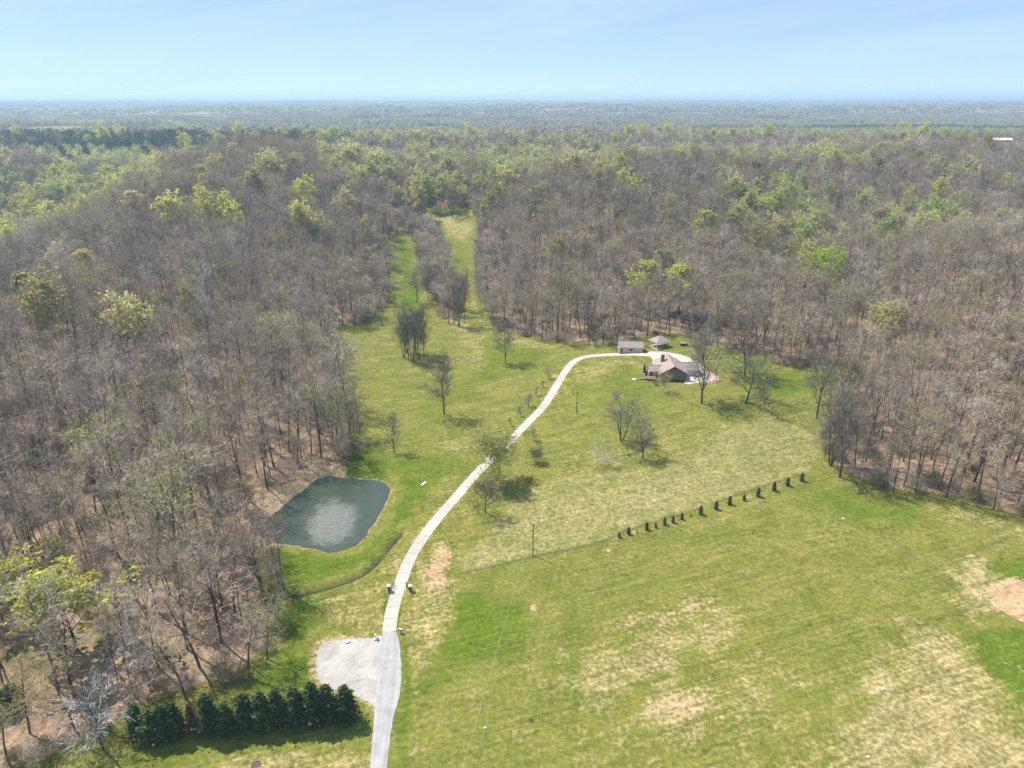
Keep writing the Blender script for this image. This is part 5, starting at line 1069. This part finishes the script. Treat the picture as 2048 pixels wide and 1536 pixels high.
# ---------------------------------------------------------------- poles and wire
def pole(key, h, label, name='utility_pole', mat='pole', r=.15):
    x, y = PT[key] if isinstance(key, str) else key
    z = hg1(x, y); t = thing(name, label, 'pole', (x, y, z))
    MB().tube([(0, 0, -.8), (0, 0, h * .5), (0, 0, h)], [r, r * .85, r * .65], 8).build('shaft', M[mat], t)
    return t, z
t, z1 = pole('pole', 10.6, 'dark wooden utility pole standing in the field beyond the gate')
MB().box(-.5, .5, -.05, .05, 10.0, 10.12).build('bracket', M['pole'], t); MB().tube([(0, 0, 10.6), (0, 0, 10.85)], .06, 6).build('insulator', M['white'], t)
t, z2 = pole('pole2', 10.3, 'dark wooden utility pole right of the driveway, below the house')
MB().tube([(0, 0, 10.3), (0, 0, 10.5)], .06, 6).build('insulator', M['white'], t); MB().tube([(.3, 0, 8.7), (.3, 0, 9.5)], .2, 10).build('transformer', M['steel'], t)
t, z3 = pole('pole3', 7.0, 'thin white pole on the lawn right of the patio', 'lawn_pole', 'white', .07)
MB().box(-.02, .5, -.03, .03, 6.6, 6.7).build('arm', M['white'], t)
a = Vector((PT['pole'][0], PT['pole'][1], z1 + 10.85)); b = Vector((-16.5, 52.0, 10.9))
pole((-16.5, 52.0), 10.6, 'wooden utility pole carrying the near end of the wire')
wp = [a.lerp(b, i / 30) - Vector((0, 0, 1.6 * 4 * (i / 30) * (1 - i / 30))) for i in range(31)]
wr = MB().tube(wp, .021, 5).build('power_line', M['wire']); tag(wr, 'thin pale power line running from the field pole towards the viewer', 'wire')

# ---------------------------------------------------------------- gate and things along the road
for key, lb in (('gateL', 'brick gate pillar on the left side of the driveway'), ('gateR', 'brick gate pillar on the right side of the driveway')):
    x, y = PT[key]; t = thing('gate_pillar', lb, 'pillar', (x, y, hg1(x, y)), R(10), 'gate pillars')
    MB().box(-.42, .42, -.42, .42, -.3, 1.75).build('shaft', M['brick'], t); MB().box(-.5, .5, -.5, .5, -.3, .2).build('plinth', M['stonepale'], t)
    c = MB().box(-.55, .55, -.55, .55, 1.75, 1.92).build('cap', M['stonepale'], t)
    MB().add([(-.5, -.5, 1.92), (.5, -.5, 1.92), (.5, .5, 1.92), (-.5, .5, 1.92), (0, 0, 2.12)], [(0, 1, 4), (1, 2, 4), (2, 3, 4), (3, 0, 4), (3, 2, 1, 0)]).build('cap_stone', M['stonepale'], c)
def gate(key, dx, dy, ln, ang, lb):
    x, y = PT[key]; t = thing('gate_leaf', lb, 'gate', (x + dx, y + dy, hg1(x + dx, y + dy) + .08), ang)
    for z in (.15, .75, 1.3): MB().box(0, ln, -.03, .03, z, z + .07).build('rail', M['black'], t)
    for i in range(int(ln / .28) + 1): MB().box(i * .28 - .02, i * .28 + .02, -.02, .02, .1, 1.4 + .25 * math.sin(i / (ln / .28) * 3.14)).build('picket', M['black'], t)
gate('gateR', -.45, .2, 2.4, R(118), 'black metal gate leaf swung open along the right driveway edge')
gate('gateL', .45, .2, 2.2, R(66), 'black metal gate leaf swung open along the left driveway edge')
x, y = PT['bent']; t = thing('gate_keypad', 'thin black gooseneck keypad post left of the driveway', 'keypad', (x, y, hg1(x, y)))
MB().tube([(0, 0, -.2), (0, 0, 1.0), (.02, 0, 1.4), (.2, 0, 1.6), (.42, 0, 1.58)], .045, 6).build('post', M['black'], t); MB().box(.36, .52, -.12, .12, 1.38, 1.68).build('keypad_head', M['black'], t)
x, y = PT['mail']; t = thing('mailbox', 'white mailbox on a dark post at the corner of the gravel lot', 'mailbox', (x, y, hg1(x, y)), R(12))
MB().box(-.1, .1, -.1, .1, -.2, 1.05).build('post', M['pole'], t)
bd = MB(); bd.add([(sx * .22, yy, 1.05 + zz) for yy in (-.36, .36) for sx, zz in ((-1, 0), (1, 0), (1, .26), (.7, .42), (0, .48), (-.7, .42), (-1, .26))], [(6, 5, 4, 3, 2, 1, 0), (7, 8, 9, 10, 11, 12, 13)] + [(i, (i + 1) % 7, (i + 1) % 7 + 7, i + 7) for i in range(7)])
bx_ = bd.build('box', M['white'], t); MB().box(.225, .245, .1, .16, 1.2, 1.55).build('flag', M['paver'], bx_)
MB().box(-.45, .55, -.5, .5, -.05, .3).build('planter', M['stonepale'], t)
x, y = PT['boxr']; t = thing('newspaper_box', 'grey newspaper box on a short post right of the driveway end', 'box', (x, y, hg1(x, y)), R(-15))
MB().box(-.06, .06, -.06, .06, -.2, .9).build('post', M['pole'], t); MB().box(-.55, .55, -.28, .28, .9, 1.3).build('box', M['steel'], t); MB().box(-.48, .48, -.30, -.27, .95, 1.25).build('opening', M['dark'], t)

def lump(name, x, y, sx, sy, sz, mat, label, cat, seed, group=None):
    bm = bmesh.new(); bmesh.ops.create_icosphere(bm, subdivisions=2, radius=1); r = random.Random(seed)
    for v in bm.verts:
        k = 1 + r.uniform(-.22, .18); v.co = Vector((v.co.x * sx * k, v.co.y * sy * k, max(-.15, v.co.z) * sz * k + sz * .12))
    me_ = bpy.data.meshes.new(name); bm.to_mesh(me_); bm.free(); me_.materials.append(M[mat])
    o = put(name, me_, None, (x, y, hg1(x, y))); tag(o, label, cat, group); return o
lump('sack', *PT['bag'], .8, .6, .6, 'white', 'white sack lying at the back edge of the gravel lot', 'sack', 1)
lump('sack', *PT['bag2'], .45, .32, .28, 'white', 'white bag lying on the dry grass at lower right', 'bag', 2)
lump('sack', *PT['bag3'], .42, .28, .2, 'white', 'white scrap of plastic below the right wood edge', 'bag', 3)
lump('rock', *PT['rock'], .45, .35, .28, 'stonepale', 'pale rock in the dry grass at the bottom right', 'rock', 4)
lump('rock', *PT['bit'], .45, .3, .25, 'stonepale', 'small pale stone near the power line at the bottom', 'rock', 5)
rr_ = random.Random(9)
rk = sorted([(PT['stones'][0] + rr_.uniform(-6, 6), PT['stones'][1] + rr_.uniform(-5, 5)) for i in range(9)], key=lambda q: q[0] / q[1])
for i, (x, y) in enumerate(rk):
    lump('rock', x, y, rr_.uniform(.3, .7), rr_.uniform(.3, .6), .35, 'stonepale', 'pale rock in the meadow beside the tree clump, %s from the left' % nth(i), 'rock', 20 + i, 'pale meadow rocks')
x, y = PT['board']; t = MB().box(-.35, .35, -1.3, 1.3, .05, .14).build('board', M['white'], None, (x, y, hg1(x, y)), R(-28)); tag(t, 'white board lying in the grass between pond and driveway', 'board')
x, y = PT['firepit']; t = thing('fire_ring', 'small stone fire ring with dark ash at the bottom edge', 'fire pit', (x, y, hg1(x, y)))
sm = None
for i in range(10):
    a = i * .628; k = rr_.uniform(.16, .24)
    bm = bmesh.new(); bmesh.ops.create_icosphere(bm, subdivisions=1, radius=k)
    me_ = bpy.data.meshes.new('stone'); bm.to_mesh(me_); bm.free(); me_.materials.append(M['brick'])
    put('stone', me_, t, (math.cos(a) * .75, math.sin(a) * .75, .08))
MB().tube([(0, 0, -.05), (0, 0, .05)], .62, 14).build('ash', M['dark'], t)

# ---------------------------------------------------------------- far away
wx, wy = -509, 3000; wz = float(H(wx, wy)); t = thing('water_tower', 'white water tower standing far off under the horizon', 'water tower', (wx, wy, wz)); top = 104 - wz
prof_ = [(0.2, top), (4.2, top - 1), (6.2, top - 3), (6.9, top - 5.5), (6.2, top - 8), (4.0, top - 10), (.8, top - 11)]
V, F = [], []
for r_, z_ in prof_: V += [(r_ * math.cos(i * .3927), r_ * math.sin(i * .3927), z_) for i in range(16)]
for j in range(len(prof_) - 1): F += [(j * 16 + i, (j + 1) * 16 + i, (j + 1) * 16 + (i + 1) % 16, j * 16 + (i + 1) % 16) for i in range(16)]
F += [tuple(range(16)), tuple((len(prof_) - 1) * 16 + i for i in range(15, -1, -1))]
put('tank', mesh_from('tank', V, F, M['tank'], True), t)
for a in range(4):
    q = a * 1.5708 + .5; MB().tube([(math.cos(q) * 8.2, math.sin(q) * 8.2, -1), (math.cos(q) * 6.3, math.sin(q) * 6.3, top - 6)], .42, 6).build('leg', M['tank'], t)
MB().tube([(0, 0, 0), (0, 0, top - 10.5)], .7, 8).build('riser', M['tank'], t)
MB().tube([(7.2 * math.cos(i * .2618), 7.2 * math.sin(i * .2618), top - 6.4) for i in range(25)], .25, 5, False).build('catwalk', M['tank'], t)
def barn(x, y, l, w, h, rise, rz, wallm, roofm, lb, name='barn'):
    t = thing(name, lb, 'barn', (x, y, float(H(x, y)) - .3), rz)
    gable_body(-l / 2, l / 2, -w / 2, w / 2, h, rise, 'x').build('wall', M[wallm], t)
    gable_roof(t, -l / 2, l / 2, -w / 2, w / 2, h, rise, 'x', M[roofm], .8, .2)
    MB().box(l * .12, l * .38, -w / 2 - .12, -w / 2 + .05, .2, h * .8).build('door', M['dark'], t)
    MB().box(-l * .3, -l * .16, -w / 2 - .1, -w / 2 + .05, h * .3, h * .7).build('window', M['dark'], t)
barn(737, 1130, 25, 12, 4.6, 2.6, R(-14), 'rust', 'tank', 'barn with bright white roof in the far right clearing')
barn(779, 1262, 30, 11, 4.4, 2.4, R(4), 'steel', 'rust', 'long grey barn with rusty roof behind the white-roofed one')
# ---------------------------------------------------------------- air
hz = MB().box(-30000, 30000, -8000, 30000, -40, 150).build('haze', None)
hz.data.materials.clear()
hm = bpy.data.materials.new('spring_haze'); hm.use_nodes = True
ht = hm.node_tree
for nd in list(ht.nodes):
    if nd.type != 'OUTPUT_MATERIAL': ht.nodes.remove(nd)
hv = ht.nodes.new('ShaderNodeVolumePrincipled'); hv.inputs['Density'].default_value = 1.55e-4
hv.inputs['Color'].default_value = (0.53, 0.76, 1.0, 1); hv.inputs['Anisotropy'].default_value = 0.25
ht.links.new(hv.outputs[0], [q for q in ht.nodes if q.type == 'OUTPUT_MATERIAL'][0].inputs['Volume'])
hz.data.materials.append(hm)
tag(hz, 'thin blue haze lying over the far woods', None, None, 'stuff')
